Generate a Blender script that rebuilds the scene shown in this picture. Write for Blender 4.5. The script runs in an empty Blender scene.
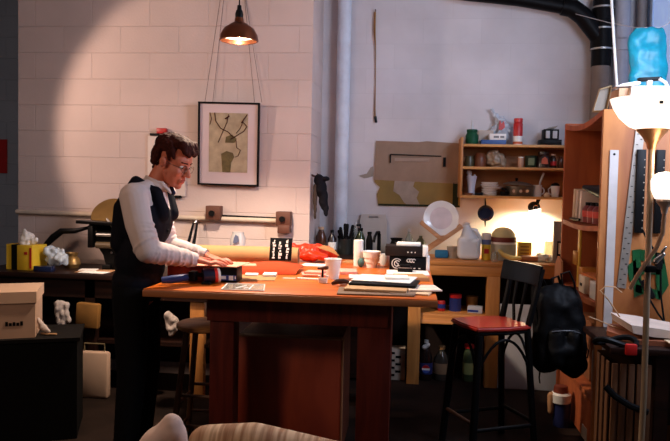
import bpy, bmesh, math, random
from mathutils import Vector, Matrix, noise
random.seed(7)
S = bpy.context.scene
COL = S.collection
R = math.radians
V = Vector

# ------------------------------------------------------------------ camera
cam_d = bpy.data.cameras.new('camera'); cam = bpy.data.objects.new('camera', cam_d); COL.objects.link(cam)
cam_d.sensor_fit = 'HORIZONTAL'; cam_d.sensor_width = 36.0; cam_d.lens = 36.0*700/670; cam_d.clip_start = .05
TH, PH, RO = R(6.1), R(2.7), R(1.2)
fw = V((-math.sin(TH)*math.cos(PH), math.cos(TH)*math.cos(PH), -math.sin(PH)))
rt0 = V((math.cos(TH), math.sin(TH), 0)); up0 = rt0.cross(fw)
rt = math.cos(RO)*rt0 + math.sin(RO)*up0; up = rt.cross(fw)
m = Matrix((rt, up, -fw)).transposed().to_4x4(); m.translation = V((0, 0, 1.45))
cam.matrix_world = m
S.camera = cam
# ------------------------------------------------------------------ world, lights, exposure
S.view_settings.view_transform = 'Standard'; S.view_settings.look = 'None'
S.view_settings.gamma = 1.0; S.view_settings.exposure = 0.3; S.view_settings.use_curve_mapping = False
W = bpy.data.worlds.new('studio_air'); S.world = W; W.use_nodes = True
W.node_tree.nodes['Background'].inputs[0].default_value = (.75, .8, 1.0, 1)
W.node_tree.nodes['Background'].inputs[1].default_value = .022

def aim(o, target):
    o.rotation_euler = (V(target)-o.location).to_track_quat('-Z', 'Y').to_euler()
def light(name, kind, loc, target, watts, col, **kw):
    d = bpy.data.lights.new(name, kind); d.energy = watts; d.color = col
    for k, v in kw.items(): setattr(d, k, v)
    o = bpy.data.objects.new(name, d); COL.objects.link(o); o.location = loc
    if target: aim(o, target)
    return o
light('spot_lamp_light', 'SPOT', (-3.2, 3.65, 2.25), (-1.1, 5.15, 1.7), 82, (1, .71, .56), spot_size=R(76), spot_blend=.28, shadow_soft_size=.05)
light('window_daylight', 'AREA', (1.75, 3.3, 2.35), (-.4, 5.3, 1.7), 62, (.66, .76, 1.0), shape='RECTANGLE', size=1.3, size_y=1.0)
light('front_fill_light', 'AREA', (-2.5, 1.0, 2.5), (-1.3, 3.6, 1.2), 17, (1, .70, .52), shape='RECTANGLE', size=.5, size_y=.5)  # unseen fill added to brighten the man, carton and table from front left

# ------------------------------------------------------------------ materials
def nt(name):
    mt = bpy.data.materials.new(name); mt.use_nodes = True
    n = mt.node_tree.nodes; l = mt.node_tree.links
    return mt, n, l, n['Principled BSDF']
def lin(c): return tuple((x/12.92 if x <= .04045 else ((x+.055)/1.055)**2.4) for x in c)
def rgb(r, g, b): return lin((r/255, g/255, b/255))
MC = {}
def mat(name, col, rough=.6, metal=0, var=.12, scale=9, bump=.0, emit=0, emitc=None, trans=0, coat=0, alpha=1, bscale=None):
    if name in MC: return MC[name]
    mt, n, l, p = nt(name)
    tc = n.new('ShaderNodeTexCoord'); ns = n.new('ShaderNodeTexNoise'); ns.inputs['Scale'].default_value = scale; ns.inputs['Detail'].default_value = 5
    l.new(tc.outputs['Object'], ns.inputs['Vector'])
    cr = n.new('ShaderNodeValToRGB')
    cr.color_ramp.elements[0].position = .3; cr.color_ramp.elements[1].position = .7
    cr.color_ramp.elements[0].color = (*[max(0, c*(1-var)) for c in col], 1)
    cr.color_ramp.elements[1].color = (*[min(1, c*(1+var)) for c in col], 1)
    l.new(ns.outputs[0], cr.inputs[0]); l.new(cr.outputs[0], p.inputs['Base Color'])
    p.inputs['Roughness'].default_value = rough; p.inputs['Metallic'].default_value = metal
    if sum(col) < .12 and rough > .38 and not coat: p.inputs['Specular IOR Level'].default_value = .12
    if trans: p.inputs['Transmission Weight'].default_value = trans
    if coat: p.inputs['Coat Weight'].default_value = coat
    if alpha < 1: p.inputs['Alpha'].default_value = alpha
    if emit:
        p.inputs['Emission Color'].default_value = (*(emitc or col), 1); p.inputs['Emission Strength'].default_value = emit
    if bump:
        b = n.new('ShaderNodeBump'); b.inputs['Strength'].default_value = bump; b.inputs['Distance'].default_value = .01
        n2 = n.new('ShaderNodeTexNoise'); n2.inputs['Scale'].default_value = bscale or scale*4; n2.inputs['Detail'].default_value = 4
        l.new(tc.outputs['Object'], n2.inputs['Vector']); l.new(n2.outputs[0], b.inputs['Height']); l.new(b.outputs[0], p.inputs['Normal'])
    MC[name] = mt; return mt
def wood(name, c1, c2, axis='X', rough=.5, scale=6, stretch=10, coat=0):
    if name in MC: return MC[name]
    mt, n, l, p = nt(name)
    tc = n.new('ShaderNodeTexCoord'); mp = n.new('ShaderNodeMapping'); l.new(tc.outputs['Object'], mp.inputs['Vector'])
    sc = [scale*stretch/4]*3; sc['XYZ'.index(axis)] = scale/4; mp.inputs['Scale'].default_value = sc
    ns = n.new('ShaderNodeTexNoise'); ns.inputs['Scale'].default_value = 1; ns.inputs['Detail'].default_value = 6; ns.inputs['Distortion'].default_value = 1.2
    l.new(mp.outputs[0], ns.inputs['Vector'])
    cr = n.new('ShaderNodeValToRGB'); cr.color_ramp.elements[0].position = .32; cr.color_ramp.elements[1].position = .68
    cr.color_ramp.elements[0].color = (*c2, 1); cr.color_ramp.elements[1].color = (*c1, 1)
    l.new(ns.outputs[0], cr.inputs[0]); l.new(cr.outputs[0], p.inputs['Base Color'])
    p.inputs['Roughness'].default_value = rough
    if sum(c1) < .2: p.inputs['Specular IOR Level'].default_value = .2
    if coat: p.inputs['Coat Weight'].default_value = coat; p.inputs['Coat Roughness'].default_value = .25
    b = n.new('ShaderNodeBump'); b.inputs['Strength'].default_value = .15; b.inputs['Distance'].default_value = .004
    l.new(ns.outputs[0], b.inputs['Height']); l.new(b.outputs[0], p.inputs['Normal'])
    MC[name] = mt; return mt
def block_wall(name, col, var=.06, bw=.455, rh=.1985, x0=-2.21, z0=2.634, bump=.6, joint=.985, swap=False):
    mt, n, l, p = nt(name)
    tc = n.new('ShaderNodeTexCoord'); sp = n.new('ShaderNodeSeparateXYZ'); cb = n.new('ShaderNodeCombineXYZ')
    l.new(tc.outputs['Object'], sp.inputs[0])
    ax = n.new('ShaderNodeMath'); ax.inputs[1].default_value = -x0 + bw*40; l.new(sp.outputs[1 if swap else 0], ax.inputs[0])
    az = n.new('ShaderNodeMath'); az.inputs[1].default_value = -z0 + rh*40; l.new(sp.outputs[2], az.inputs[0])
    l.new(ax.outputs[0], cb.inputs[0]); l.new(az.outputs[0], cb.inputs[1])
    br = n.new('ShaderNodeTexBrick'); br.offset = .5
    br.inputs['Scale'].default_value = 1; br.inputs['Brick Width'].default_value = bw; br.inputs['Row Height'].default_value = rh
    br.inputs['Mortar Size'].default_value = .004; br.inputs['Mortar Smooth'].default_value = .6
    br.inputs['Color1'].default_value = (*col, 1); br.inputs['Color2'].default_value = (*[c*.95 for c in col], 1)
    br.inputs['Mortar'].default_value = (*[c*joint for c in col], 1)
    l.new(cb.outputs[0], br.inputs['Vector'])
    ns = n.new('ShaderNodeTexNoise'); ns.inputs['Scale'].default_value = 2.2; ns.inputs['Detail'].default_value = 6; l.new(tc.outputs['Object'], ns.inputs['Vector'])
    cr = n.new('ShaderNodeValToRGB'); cr.color_ramp.elements[0].position = .3; cr.color_ramp.elements[1].position = .7
    cr.color_ramp.elements[0].color = (1-var*2,)*3+(1,); cr.color_ramp.elements[1].color = (1, 1, 1, 1); l.new(ns.outputs[0], cr.inputs[0])
    mx = n.new('ShaderNodeMix'); mx.data_type = 'RGBA'; mx.blend_type = 'MULTIPLY'; mx.inputs['Factor'].default_value = 1
    l.new(br.outputs[0], mx.inputs[6]); l.new(cr.outputs[0], mx.inputs[7]); l.new(mx.outputs[2], p.inputs['Base Color'])
    n2 = n.new('ShaderNodeTexNoise'); n2.inputs['Scale'].default_value = 60; n2.inputs['Detail'].default_value = 4; l.new(tc.outputs['Object'], n2.inputs['Vector'])
    mm = n.new('ShaderNodeMath'); mm.operation = 'MULTIPLY_ADD'; mm.inputs[1].default_value = -4.0; l.new(br.outputs['Fac'], mm.inputs[0]); l.new(n2.outputs[0], mm.inputs[2])
    b = n.new('ShaderNodeBump'); b.inputs['Strength'].default_value = bump; b.inputs['Distance'].default_value = .0025
    l.new(mm.outputs[0], b.inputs['Height']); l.new(b.outputs[0], p.inputs['Normal']); p.inputs['Roughness'].default_value = .75
    return mt

# ------------------------------------------------------------------ mesh helpers
def nb(): return bmesh.new()
def box(bm, lo, hi, bev=0, rot=None, piv=None):
    lo, hi = V(lo), V(hi); c = (lo+hi)/2; s = hi-lo
    r = bmesh.ops.create_cube(bm, size=1); vs = r['verts']
    bmesh.ops.scale(bm, vec=s, verts=vs); bmesh.ops.translate(bm, vec=c, verts=vs)
    if bev:
        es = list({e for v in vs for e in v.link_edges})
        g = bmesh.ops.bevel(bm, geom=es, offset=bev, segments=2, affect='EDGES', profile=.5)
        vs = list({v for v in vs if v.is_valid} | set(g['verts']))
    if rot: bmesh.ops.rotate(bm, cent=piv or c, matrix=rot, verts=vs)
    return vs
def RZ(a): return Matrix.Rotation(R(a), 3, 'Z')
def RX(a): return Matrix.Rotation(R(a), 3, 'X')
def RY(a): return Matrix.Rotation(R(a), 3, 'Y')
def frame_of(d):
    d = d.normalized(); a = V((0, 0, 1)) if abs(d.z) < .9 else V((1, 0, 0))
    x = a.cross(d).normalized(); return x, d.cross(x)
def tube(bm, pts, rad, seg=10, caps=True, closed=False, flat=1.0):
    pts = [V(p) for p in pts]; n = len(pts)
    rs = rad if isinstance(rad, (list, tuple)) else [rad]*n
    rings = []; px = None
    for i, p in enumerate(pts):
        if closed: d = pts[(i+1) % n]-pts[i-1]
        else: d = pts[min(i+1, n-1)]-pts[max(i-1, 0)]
        x, y = frame_of(d)
        if px is not None:
            x = (px-d.normalized()*px.dot(d.normalized())).normalized(); y = d.normalized().cross(x)
        px = x
        rings.append([bm.verts.new(p+(x*math.cos(t)+y*math.sin(t)*flat)*rs[i]) for t in [2*math.pi*k/seg for k in range(seg)]])
    for i in range(n if closed else n-1):
        A, B = rings[i], rings[(i+1) % n]
        for k in range(seg): bm.faces.new((A[k], A[(k+1) % seg], B[(k+1) % seg], B[k]))
    if caps and not closed:
        bm.faces.new(rings[0][::-1]); bm.faces.new(rings[-1])
    return bm
def lathe(bm, prof, c=(0, 0, 0), seg=24, rot=None, sx=1, sy=1):
    c = V(c); rings = []; new = []
    for r, z in prof:
        if r < 1e-5:
            v = bm.verts.new(V((0, 0, z))); rings.append([v]); new.append(v)
        else:
            ring = [bm.verts.new(V((r*sx*math.cos(2*math.pi*k/seg), r*sy*math.sin(2*math.pi*k/seg), z))) for k in range(seg)]
            rings.append(ring); new += ring
    for A, B in zip(rings, rings[1:]):
        for k in range(seg):
            k2 = (k+1) % seg
            if len(A) == 1 and len(B) == 1: continue
            if len(A) == 1: bm.faces.new((A[0], B[k2], B[k]))
            elif len(B) == 1: bm.faces.new((A[k], A[k2], B[0]))
            else: bm.faces.new((A[k], A[k2], B[k2], B[k]))
    if rot: bmesh.ops.rotate(bm, cent=(0, 0, 0), matrix=rot, verts=new)
    bmesh.ops.translate(bm, vec=c, verts=new)
    return new
def prism(bm, pts, axis, a, b):
    """polygon in the plane normal to axis, extruded between a and b along it"""
    def mk(u, v, w): return {'Y': (u, w, v), 'Z': (u, v, w), 'X': (w, u, v)}[axis]
    A = [bm.verts.new(mk(u, v, a)) for u, v in pts]; B = [bm.verts.new(mk(u, v, b)) for u, v in pts]
    n = len(pts)
    f1 = bm.faces.new(A); f2 = bm.faces.new(B[::-1])
    for i in range(n): bm.faces.new((A[i], B[i], B[(i+1) % n], A[(i+1) % n]))
    return A+B
def ell(bm, c, r, rot=None, seg=20):
    g = bmesh.ops.create_uvsphere(bm, u_segments=seg, v_segments=max(8, seg*2//3), radius=1); vs = g['verts']
    bmesh.ops.scale(bm, vec=V(r), verts=vs)
    if rot: bmesh.ops.rotate(bm, cent=(0, 0, 0), matrix=rot, verts=vs)
    bmesh.ops.translate(bm, vec=V(c), verts=vs); return vs
def cap(bm, p0, p1, r0, r1=None, seg=14):
    r1 = r0 if r1 is None else r1; p0, p1 = V(p0), V(p1); d = p1-p0
    pts, rs = [], []
    L = max(d.length, 1e-4); u = d/L
    for k in range(5):
        a = math.pi/2*(1-k/4); pts.append(p0-u*r0*math.sin(a)); rs.append(max(r0*math.cos(a), r0*.05))
    for k in range(5):
        a = math.pi/2*k/4; pts.append(p1+u*r1*math.sin(a)); rs.append(max(r1*math.cos(a), r1*.05))
    return tube(bm, pts, rs, seg)
def wloc(o):
    v = V((0, 0, 0))
    while o: v += o.location; o = o.parent
    return v
def finish(bm, smooth=True):
    bmesh.ops.remove_doubles(bm, verts=bm.verts, dist=1e-6)
    bmesh.ops.recalc_face_normals(bm, faces=bm.faces)
    if smooth:
        for f in bm.faces: f.smooth = True
        for e in bm.edges:
            if len(e.link_faces) == 2 and e.calc_face_angle(0) > .62: e.smooth = False
def obj(name, bm, m, parent=None, label=None, cat=None, group=None, kind=None, smooth=True):
    if smooth is not None: finish(bm, smooth)
    me = bpy.data.meshes.new(name); bm.to_mesh(me); bm.free()
    if m: me.materials.append(m)
    o = bpy.data.objects.new(name, me); COL.objects.link(o)
    if parent:
        me.transform(Matrix.Translation(-wloc(parent))); o.parent = parent
    elif kind != 'structure' and len(me.vertices):
        xs = [v.co for v in me.vertices]
        c = V((sum((v.x for v in xs))/len(xs), sum((v.y for v in xs))/len(xs), min(v.z for v in xs)))
        me.transform(Matrix.Translation(-c)); o.location = c
    tag(o, label, cat, group, kind); return o
def tag(o, label=None, cat=None, group=None, kind=None):
    if label: o['label'] = label
    if cat: o['category'] = cat
    if group: o['group'] = group
    if kind: o['kind'] = kind
    return o
def thing(name, label, cat, loc, group=None):
    o = bpy.data.objects.new(name, None); COL.objects.link(o); o.location = loc; o.empty_display_size = .05
    return tag(o, label, cat, group)
def struct(name, bm, m): return obj(name, bm, m, kind='structure', smooth=False)
def solid(name, label, cat, m, build, group=None, parent=None):
    bm = nb(); build(bm); return obj(name, bm, m, parent, label, cat, group)
def part(name, m, parent, build, label=None):
    bm = nb(); build(bm); return obj(name, bm, m, parent, label)
def blob(bm, voxel=.006, smooth=4, jitter=0, jscale=20):
    """fuse overlapping closed shapes of bm into one continuous skin"""
    bmesh.ops.recalc_face_normals(bm, faces=bm.faces)
    me = bpy.data.meshes.new('tmp'); bm.to_mesh(me); bm.free()
    o = bpy.data.objects.new('tmp', me); COL.objects.link(o)
    r = o.modifiers.new('r', 'REMESH'); r.mode = 'VOXEL'; r.voxel_size = voxel
    s = o.modifiers.new('s', 'SMOOTH'); s.factor = .5; s.iterations = smooth
    dg = bpy.context.evaluated_depsgraph_get(); dg.update()
    me2 = bpy.data.meshes.new_from_object(o.evaluated_get(dg))
    bpy.data.objects.remove(o); bpy.data.meshes.remove(me)
    b2 = nb(); b2.from_mesh(me2); bpy.data.meshes.remove(me2)
    if jitter:
        b2.normal_update()
        for v in b2.verts: v.co += v.normal*jitter*noise.noise(v.co*jscale)
    for f in b2.faces: f.smooth = True
    return b2
def blobj(name, bm, m, parent=None, label=None, cat=None, group=None, **kw):
    return obj(name, blob(bm, **kw), m, parent, label, cat, group, smooth=None)
# ------------------------------------------------------------------ palette
WALL = block_wall('painted_block', rgb(214, 192, 184))
WALLC = block_wall('painted_block_recess', rgb(212, 206, 208), var=.09, bw=.46, rh=.2, x0=.3, z0=2.62, bump=.12, joint=.93)
WALLB = block_wall('grey_blue_block', rgb(170, 184, 206), x0=-3.6, z0=2.6)
RWALL = mat('daylight_blue_tint', rgb(170, 196, 226), .7, scale=3, var=.06)  # blue cast of the daylight put into the wall colour
FLOORM = mat('stained_concrete', rgb(34, 23, 18), .85, var=.5, scale=3, bump=.2)
CEILM = mat('ceiling_paint', rgb(170, 165, 160), .8)
TABLE = wood('orange_table_wood', rgb(216, 112, 28), rgb(186, 82, 14), 'X', .38, 9, 8, 0)
REDW = wood('dark_red_wood', rgb(104, 38, 26), rgb(74, 24, 18), 'Z', .5, 8)
REDP = wood('red_plywood', rgb(164, 66, 36), rgb(128, 44, 26), 'Z', .5, 5, 5)
PINE = wood('pine', rgb(206, 140, 74), rgb(178, 112, 54), 'Z', .5, 8)
PINEX = wood('pine_along', rgb(206, 136, 70), rgb(176, 108, 50), 'X', .5, 8)
SHELFW = wood('shelf_pine', rgb(212, 156, 92), rgb(184, 128, 68), 'X', .55, 7)
PLY = wood('plywood_face', rgb(186, 118, 58), rgb(136, 74, 30), 'Z', .6, 5, 3)
BOOKW = wood('bookcase_wood', rgb(186, 98, 46), rgb(150, 68, 30), 'Z', .7, 4, 5)
DARKW = wood('dark_bench_wood', rgb(46, 25, 18), rgb(28, 15, 12), 'X', .45, 7)
BLACK = mat('black_metal', rgb(16, 15, 16), .45, .4)
BLACKP = mat('black_plastic', rgb(15, 14, 15), .45)
IRON = mat('press_iron', rgb(18, 16, 16), .35, .6)
BRASS = mat('ink_disc_brass', rgb(150, 116, 66), .4, .6)
BRONZE = mat('junction_box_rust', rgb(92, 54, 40), .6, .2)
BEIGEP = mat('pipe_paint', rgb(196, 178, 160), .6)
COPPER = mat('lamp_copper', rgb(126, 72, 48), .28, .85)
WHITE = mat('white_plastic', rgb(232, 228, 222), .45, var=.04)
PAPER = mat('white_paper', rgb(238, 232, 224), .8, var=.05)
CREAM = mat('cream_paper', rgb(226, 196, 160), .8, var=.08)
PINKP = mat('pink_paper', rgb(232, 160, 140), .8, var=.06)
KRAFT = mat('kraft_paper', rgb(180, 134, 84), .75, var=.06)
KRAFTD = mat('kraft_card', rgb(176, 128, 88), .8, var=.1)
ORANGE = mat('orange_paper', rgb(190, 58, 0), .9, var=.08)
REDO = mat('red_orange_plastic', rgb(206, 46, 8), .4, var=.12)
RED = mat('red_plastic', rgb(186, 30, 28), .4)
BLUE = mat('blue_plastic', rgb(30, 54, 130), .4)
NAVY = mat('navy_enamel', rgb(26, 34, 64), .15, coat=.6)
GREEN = mat('dark_green', rgb(24, 74, 50), .4)
GREENT = mat('green_template', rgb(22, 76, 40), .3, var=.2)
YELLOW = mat('yellow_card', rgb(232, 190, 46), .5)
GREY = mat('grey_plastic', rgb(120, 118, 116), .5)
LGREY = mat('light_grey', rgb(190, 190, 192), .5)
STEEL = mat('brushed_steel', rgb(176, 172, 168), .35, .85)
CHROME = mat('chrome', rgb(206, 200, 194), .2, 1)
POLEM = mat('lamp_pole', rgb(190, 162, 132), .35, .5)
GLASS = mat('clear_glass', rgb(214, 222, 216), .08, trans=.85)
GREENG = mat('green_bottle', rgb(52, 66, 36), .15, trans=.3)
BROWNG = mat('brown_bottle', rgb(92, 52, 34), .2, trans=.2)
DKBAG = mat('black_nylon', rgb(7, 7, 9), .6, bump=.2)
CLOTHB = mat('black_cloth', rgb(24, 24, 30), .9)
CLOTHW = mat('white_cloth', rgb(176, 160, 152), .9)
PBAG = mat('milky_bag', rgb(206, 214, 224), .25, var=.08, trans=.25)
CYAN = mat('cyan_bag', rgb(8, 146, 172), .4, var=.2, scale=14)
SEATRED = mat('red_seat_vinyl', rgb(150, 36, 26), .3, coat=.3)
CERAM = mat('white_ceramic', rgb(232, 226, 220), .2, var=.03, coat=.3)
STRAWM = mat('brown_strap', rgb(150, 104, 44), .7)

# ------------------------------------------------------------------ the room
b = nb(); box(b, (-4.5, -1.5, -.1), (1.9, 6.6, 0)); struct('floor', b, FLOORM)
b = nb(); box(b, (-4.5, -1.5, 3.3), (1.9, 6.6, 3.4)); struct('ceiling', b, CEILM)
b = nb(); box(b, (-3.03, 5.15, 0), (-.742, 6.0, 3.3)); struct('wall_left', b, WALL)
b = nb(); box(b, (-.742, 5.75, 0), (1.9, 6.0, 3.3)); struct('wall_back', b, WALLC)
b = nb(); box(b, (-4.5, 6.3, 0), (-3.03, 6.5, 3.3)); struct('wall_far', b, WALLB)
b = nb()
box(b, (1.8, 4.15, 0), (1.95, 5.75, 3.3)); box(b, (1.8, -1.5, 0), (1.95, 2.5, 3.3))
box(b, (1.8, 2.5, 0), (1.95, 4.15, 1.75)); box(b, (1.8, 2.5, 2.95), (1.95, 4.15, 3.3))
struct('wall_right', b, RWALL)
b = nb()
for lo, hi in (((1.8, 2.5, 1.75), (1.9, 2.56, 2.95)), ((1.8, 4.09, 1.75), (1.9, 4.15, 2.95)), ((1.8, 2.5, 1.75), (1.9, 4.15, 1.81)), ((1.8, 2.5, 2.89), (1.9, 4.15, 2.95)), ((1.82, 3.3, 1.75), (1.88, 3.35, 2.95))): box(b, lo, hi)
w1 = struct('window_1', b, WHITE)
part('pane', mat('daylit_pane', (.6, .75, 1), .3, emit=1.2, emitc=(.6, .75, 1)), w1, lambda b: box(b, (1.885, 2.5, 1.75), (1.895, 4.15, 2.95)))

b = nb()
for lo, hi in (((1.78, 4.72, 2.0), (1.80, 4.77, 3.2)), ((1.78, 5.58, 2.0), (1.80, 5.63, 3.2)), ((1.77, 4.72, 1.95), (1.80, 5.63, 2.0)), ((1.78, 4.72, 3.15), (1.80, 5.63, 3.2))): box(b, lo, hi)
w2 = struct('added_glow_window', b, RWALL)
part('pane', mat('blue_glow_pane', (.35, .5, .85), .5, emit=.42, emitc=(.36, .5, .85)), w2, lambda b: box(b, (1.79, 4.77, 2.0), (1.799, 5.58, 3.15)))  # glowing pane added so the right wall shows daylight blue
# painted strip of old paper above the joint, patch of bare wall
solid('bare_patch', 'small ragged grey patch of bare wall left of the brown board', 'wall patch', mat('bare_plaster', rgb(150, 138, 126), .9),
      lambda b: prism(b, [(-.43, 1.55), (-.36, 1.57), (-.33, 1.62), (-.31, 1.63), (-.31, 1.55), (-.35, 1.535), (-.38, 1.53)], 'Y', 5.745, 5.75))

# vertical pipes of the recess
def vpipe(name, label, x, y, r, z0, z1, m, coll=()):
    b = nb(); tube(b, [(x, y, z0), (x, y, z1)], r, 20)
    for z in coll: tube(b, [(x, y, z), (x, y, z+.09)], r*1.18, 20)
    return obj(name, b, m, None, label, 'pipe')
vpipe('wall_pipe', 'pale painted pipe running up the wall beside the hanging black jacket', -.565, 5.69, .055, 0, 3.3, mat('white_blue_pipe', rgb(206, 212, 222), .5))
vpipe('wall_pipe', 'thick grey pipe with a coupling collar in the right corner', 1.575, 5.62, .06, 0, 3.3, mat('grey_pipe', rgb(150, 150, 158), .5), (2.54, 2.62))
vpipe('wall_pipe', 'slim grey brown pipe in the corner beside the blue wall', 1.73, 5.66, .035, 0, 3.3, mat('brown_grey_pipe', rgb(128, 118, 112), .5))
st = thing('drain_stack', 'black cast iron drain pipe with elbow in the upper right corner', 'drain pipe', (1.43, 5.6, 0))
part('vertical_pipe', BLACK, st, lambda b: (tube(b, [(1.43, 5.62, 2.42), (1.43, 5.62, 3.3)], .074, 20), tube(b, [(1.43, 5.62, 2.56), (1.43, 5.62, 2.70)], .084, 20), tube(b, [(1.43, 5.62, 2.76), (1.43, 5.62, 2.86)], .084, 20)))
part('lower_pipe', mat('taupe_pipe', rgb(120, 104, 92), .6), st, lambda b: tube(b, [(1.43, 5.62, 0), (1.43, 5.62, 2.42)], .07, 20))
part('horizontal_pipe', BLACK, st, lambda b: tube(b, [(.3, 5.6, 2.99), (.79, 5.6, 2.935), (1.2, 5.6, 2.86)], .055, 18))
part('elbow', BLACK, st, lambda b: tube(b, [(1.12, 5.6, 2.875), (1.2, 5.6, 2.86), (1.28, 5.6, 2.80), (1.34, 5.6, 2.72), (1.4, 5.61, 2.64)], [.066, .07, .07, .066, .06], 18))
for z in (2.55, 2.705, 2.865): part('clamp_ring', STEEL, st, lambda b: tube(b, [(1.43, 5.62, z-.006), (1.43, 5.62, z+.006)], .0865, 20), 'thin metal clamp ring')
solid('overhead_hose', 'dark slanting hose in the top right corner above the cyan bag', 'hose', BLACKP, lambda b: tube(b, [(1.36, 4.2, 2.70), (1.42, 4.15, 2.64), (1.53, 4.1, 2.53), (1.70, 4.05, 2.42)], .045, 16))

# conduit on the left wall
cd = thing('wall_conduit', 'beige pipe along the left wall with two rusty junction boxes', 'conduit', (-2, 5.1, 1.19))
part('pipe', BEIGEP, cd, lambda b: tube(b, [(-3.03, 5.125, 1.212), (-.93, 5.125, 1.192)], .018, 12))
part('cable', BLACKP, cd, lambda b: tube(b, [(-1.42, 5.13, 1.222), (-1.18, 5.13, 1.217), (-.96, 5.13, 1.213)], .007, 8))
for x, z in ((-1.455, 1.245), (-.925, 1.215)):
    j = part('junction_box', BRONZE, cd, lambda b: box(b, (x-.055, 5.06, z-.055), (x+.055, 5.15, z+.05), .006))
    part('knob', BLACKP, j, lambda b: tube(b, [(x-.005, 5.045, z-.005), (x-.005, 5.062, z-.005)], .022, 14))
j = part('junction_box', BRONZE, cd, lambda b: box(b, (-.965, 5.055, 1.105), (-.875, 5.15, 1.165), .006), 'lower dark rusty box')

# framed print with hanging wires
fx0, fx1, fz0, fz1 = -1.588, -1.124, 1.448, 2.064
lean = RX(3.2)
pv = V((-1.36, 5.135, fz0))
def L(bm):
    bmesh.ops.rotate(bm, cent=pv, matrix=lean, verts=bm.verts)
    bmesh.ops.rotate(bm, cent=pv, matrix=RY(.8), verts=bm.verts)
fr = thing('framed_print', 'black framed botanical print hanging by wires on the block wall', 'framed picture', (-1.356, 5.12, fz0))
t = .013
def fb(b):
    for lo, hi in (((fx0, 5.105, fz0), (fx0+t, 5.135, fz1)), ((fx1-t, 5.105, fz0), (fx1, 5.135, fz1)), ((fx0, 5.105, fz0), (fx1, 5.135, fz0+t)), ((fx0, 5.105, fz1-t), (fx1, 5.135, fz1))): box(b, lo, hi, .002)
    L(b)
part('frame', BLACK, fr, fb)
part('mat_board', mat('mat_board', rgb(206, 186, 186), .7, var=.03), fr, lambda b: (box(b, (fx0+.01, 5.122, fz0+.01), (fx1-.01, 5.128, fz1-.01)), L(b)))
ax0, ax1, az0, az1 = -1.505, -1.212, 1.548, 1.985
pr_ = part('print', mat('print_paper', rgb(170, 152, 124), .7, var=.22, scale=16), fr, lambda b: (box(b, (ax0, 5.119, az0), (ax1, 5.123, az1)), L(b)))
def A(u, v): return (ax0+u*(ax1-ax0), 5.118, az0+v*(az1-az0))
def branches(b):
    for pts, r in (([(.14, 1), (.17, .86), (.3, .74), (.5, .68), (.62, .6)], .006), ([(.98, .98), (.86, .86), (.98, .78), (.9, .7), (.66, .6), (.56, .56)], .006),
                   ([(.5, .98), (.46, .84), (.34, .66), (.24, .5)], .004), ([(.7, .55), (.72, .42), (.82, .38), (.76, .28), (.68, .26)], .004), ([(.02, 1), (.06, .9), (.02, .8)], .004), ([(.88, .86), (.8, .74), (.7, .66)], .004), ([(.52, .95), (.42, .9)], .010), ([(.92, .92), (.84, .84)], .009)):
        tube(b, [A(*p) for p in pts], r*1.35, 6, flat=.35)
    L(b)
part('branches', mat('print_red', rgb(70, 26, 20), .7), pr_, branches)
def vase(b):
    prism(b, [A(.36, 0)[0::2], A(.56, 0)[0::2], A(.58, .16)[0::2], A(.66, .26)[0::2], A(.62, .33)[0::2], A(.46, .36)[0::2], A(.32, .31)[0::2], A(.34, .16)[0::2]], 'Y', 5.1165, 5.119)
    prism(b, [A(.42, .5)[0::2], A(.66, .5)[0::2], A(.72, .57)[0::2], A(.6, .64)[0::2], A(.44, .6)[0::2]], 'Y', 5.117, 5.119); L(b)
part('vase_motif', mat('print_olive', rgb(96, 82, 46), .7, var=.35, scale=30), pr_, vase)
for xa, xb, za in ((-1.535, -1.40, 2.82), (-1.475, -1.385, 2.85), (-1.105, -1.25, 2.53), (-1.16, -1.26, 2.56)):
    part('hanging_wire', mat('wire', rgb(110, 88, 80), .5, .4), fr, lambda b: tube(b, [(xa, 5.10, fz1), (xb, 5.145, za+.3)], .0018, 6))

# wall sheet behind the man
wc = thing('wall_pad', 'pale sheet hung between dark strips on the wall behind the man', 'paper pad', (-1.84, 5.14, 1.36))
part('sheet', mat('pad_sheet', rgb(222, 206, 196), .8, var=.03), wc, lambda b: box(b, (-1.985, 5.135, 1.36), (-1.69, 5.149, 1.812)))
part('top_strip', BLACKP, wc, lambda b: box(b, (-1.965, 5.12, 1.812), (-1.78, 5.149, 1.83)))
part('red_clip', RED, wc, lambda b: box(b, (-1.91, 5.11, 1.828), (-1.835, 5.149, 1.868), .004))
part('bottom_strip', BLACKP, wc, lambda b: box(b, (-1.84, 5.125, 1.345), (-1.72, 5.149, 1.365)))
solid('red_notice', 'red notice on the blue grey wall at the far left', 'notice', RED, lambda b: box(b, (-3.92, 6.285, 1.52), (-3.815, 6.30, 1.84)))

# brown board on the recess wall
bd = thing('wall_board', 'brown board with a torn tan top half, olive bottom and two dark brackets', 'board', (.05, 5.74, 1.31))
part('upper_panel', mat('board_tan', rgb(146, 120, 100), .85, var=.12, scale=7), bd, lambda b: prism(b, [(-.30, 1.52), (-.29, 1.838), (.06, 1.832), (.12, 1.84), (.395, 1.825), (.40, 1.50)], 'Y', 5.735, 5.75))
part('lower_panel', mat('board_olive', rgb(132, 106, 54), .8, var=.15, scale=5), bd, lambda b: prism(b, [(-.262, 1.318), (-.20, 1.31), (.40, 1.312), (.402, 1.54), (-.30, 1.54), (-.295, 1.5), (-.25, 1.46), (-.275, 1.40)], 'Y', 5.739, 5.75))
part('torn_paper', mat('torn_paper', rgb(150, 134, 120), .9, var=.15, scale=12), bd, lambda b: prism(b, [(-.13, 1.52), (-.14, 1.43), (-.09, 1.40), (-.05, 1.34), (-.02, 1.318), (.08, 1.318), (.05, 1.38), (.07, 1.43), (.02, 1.47), (.04, 1.54), (-.1, 1.545)], 'Y', 5.7365, 5.745))
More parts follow.
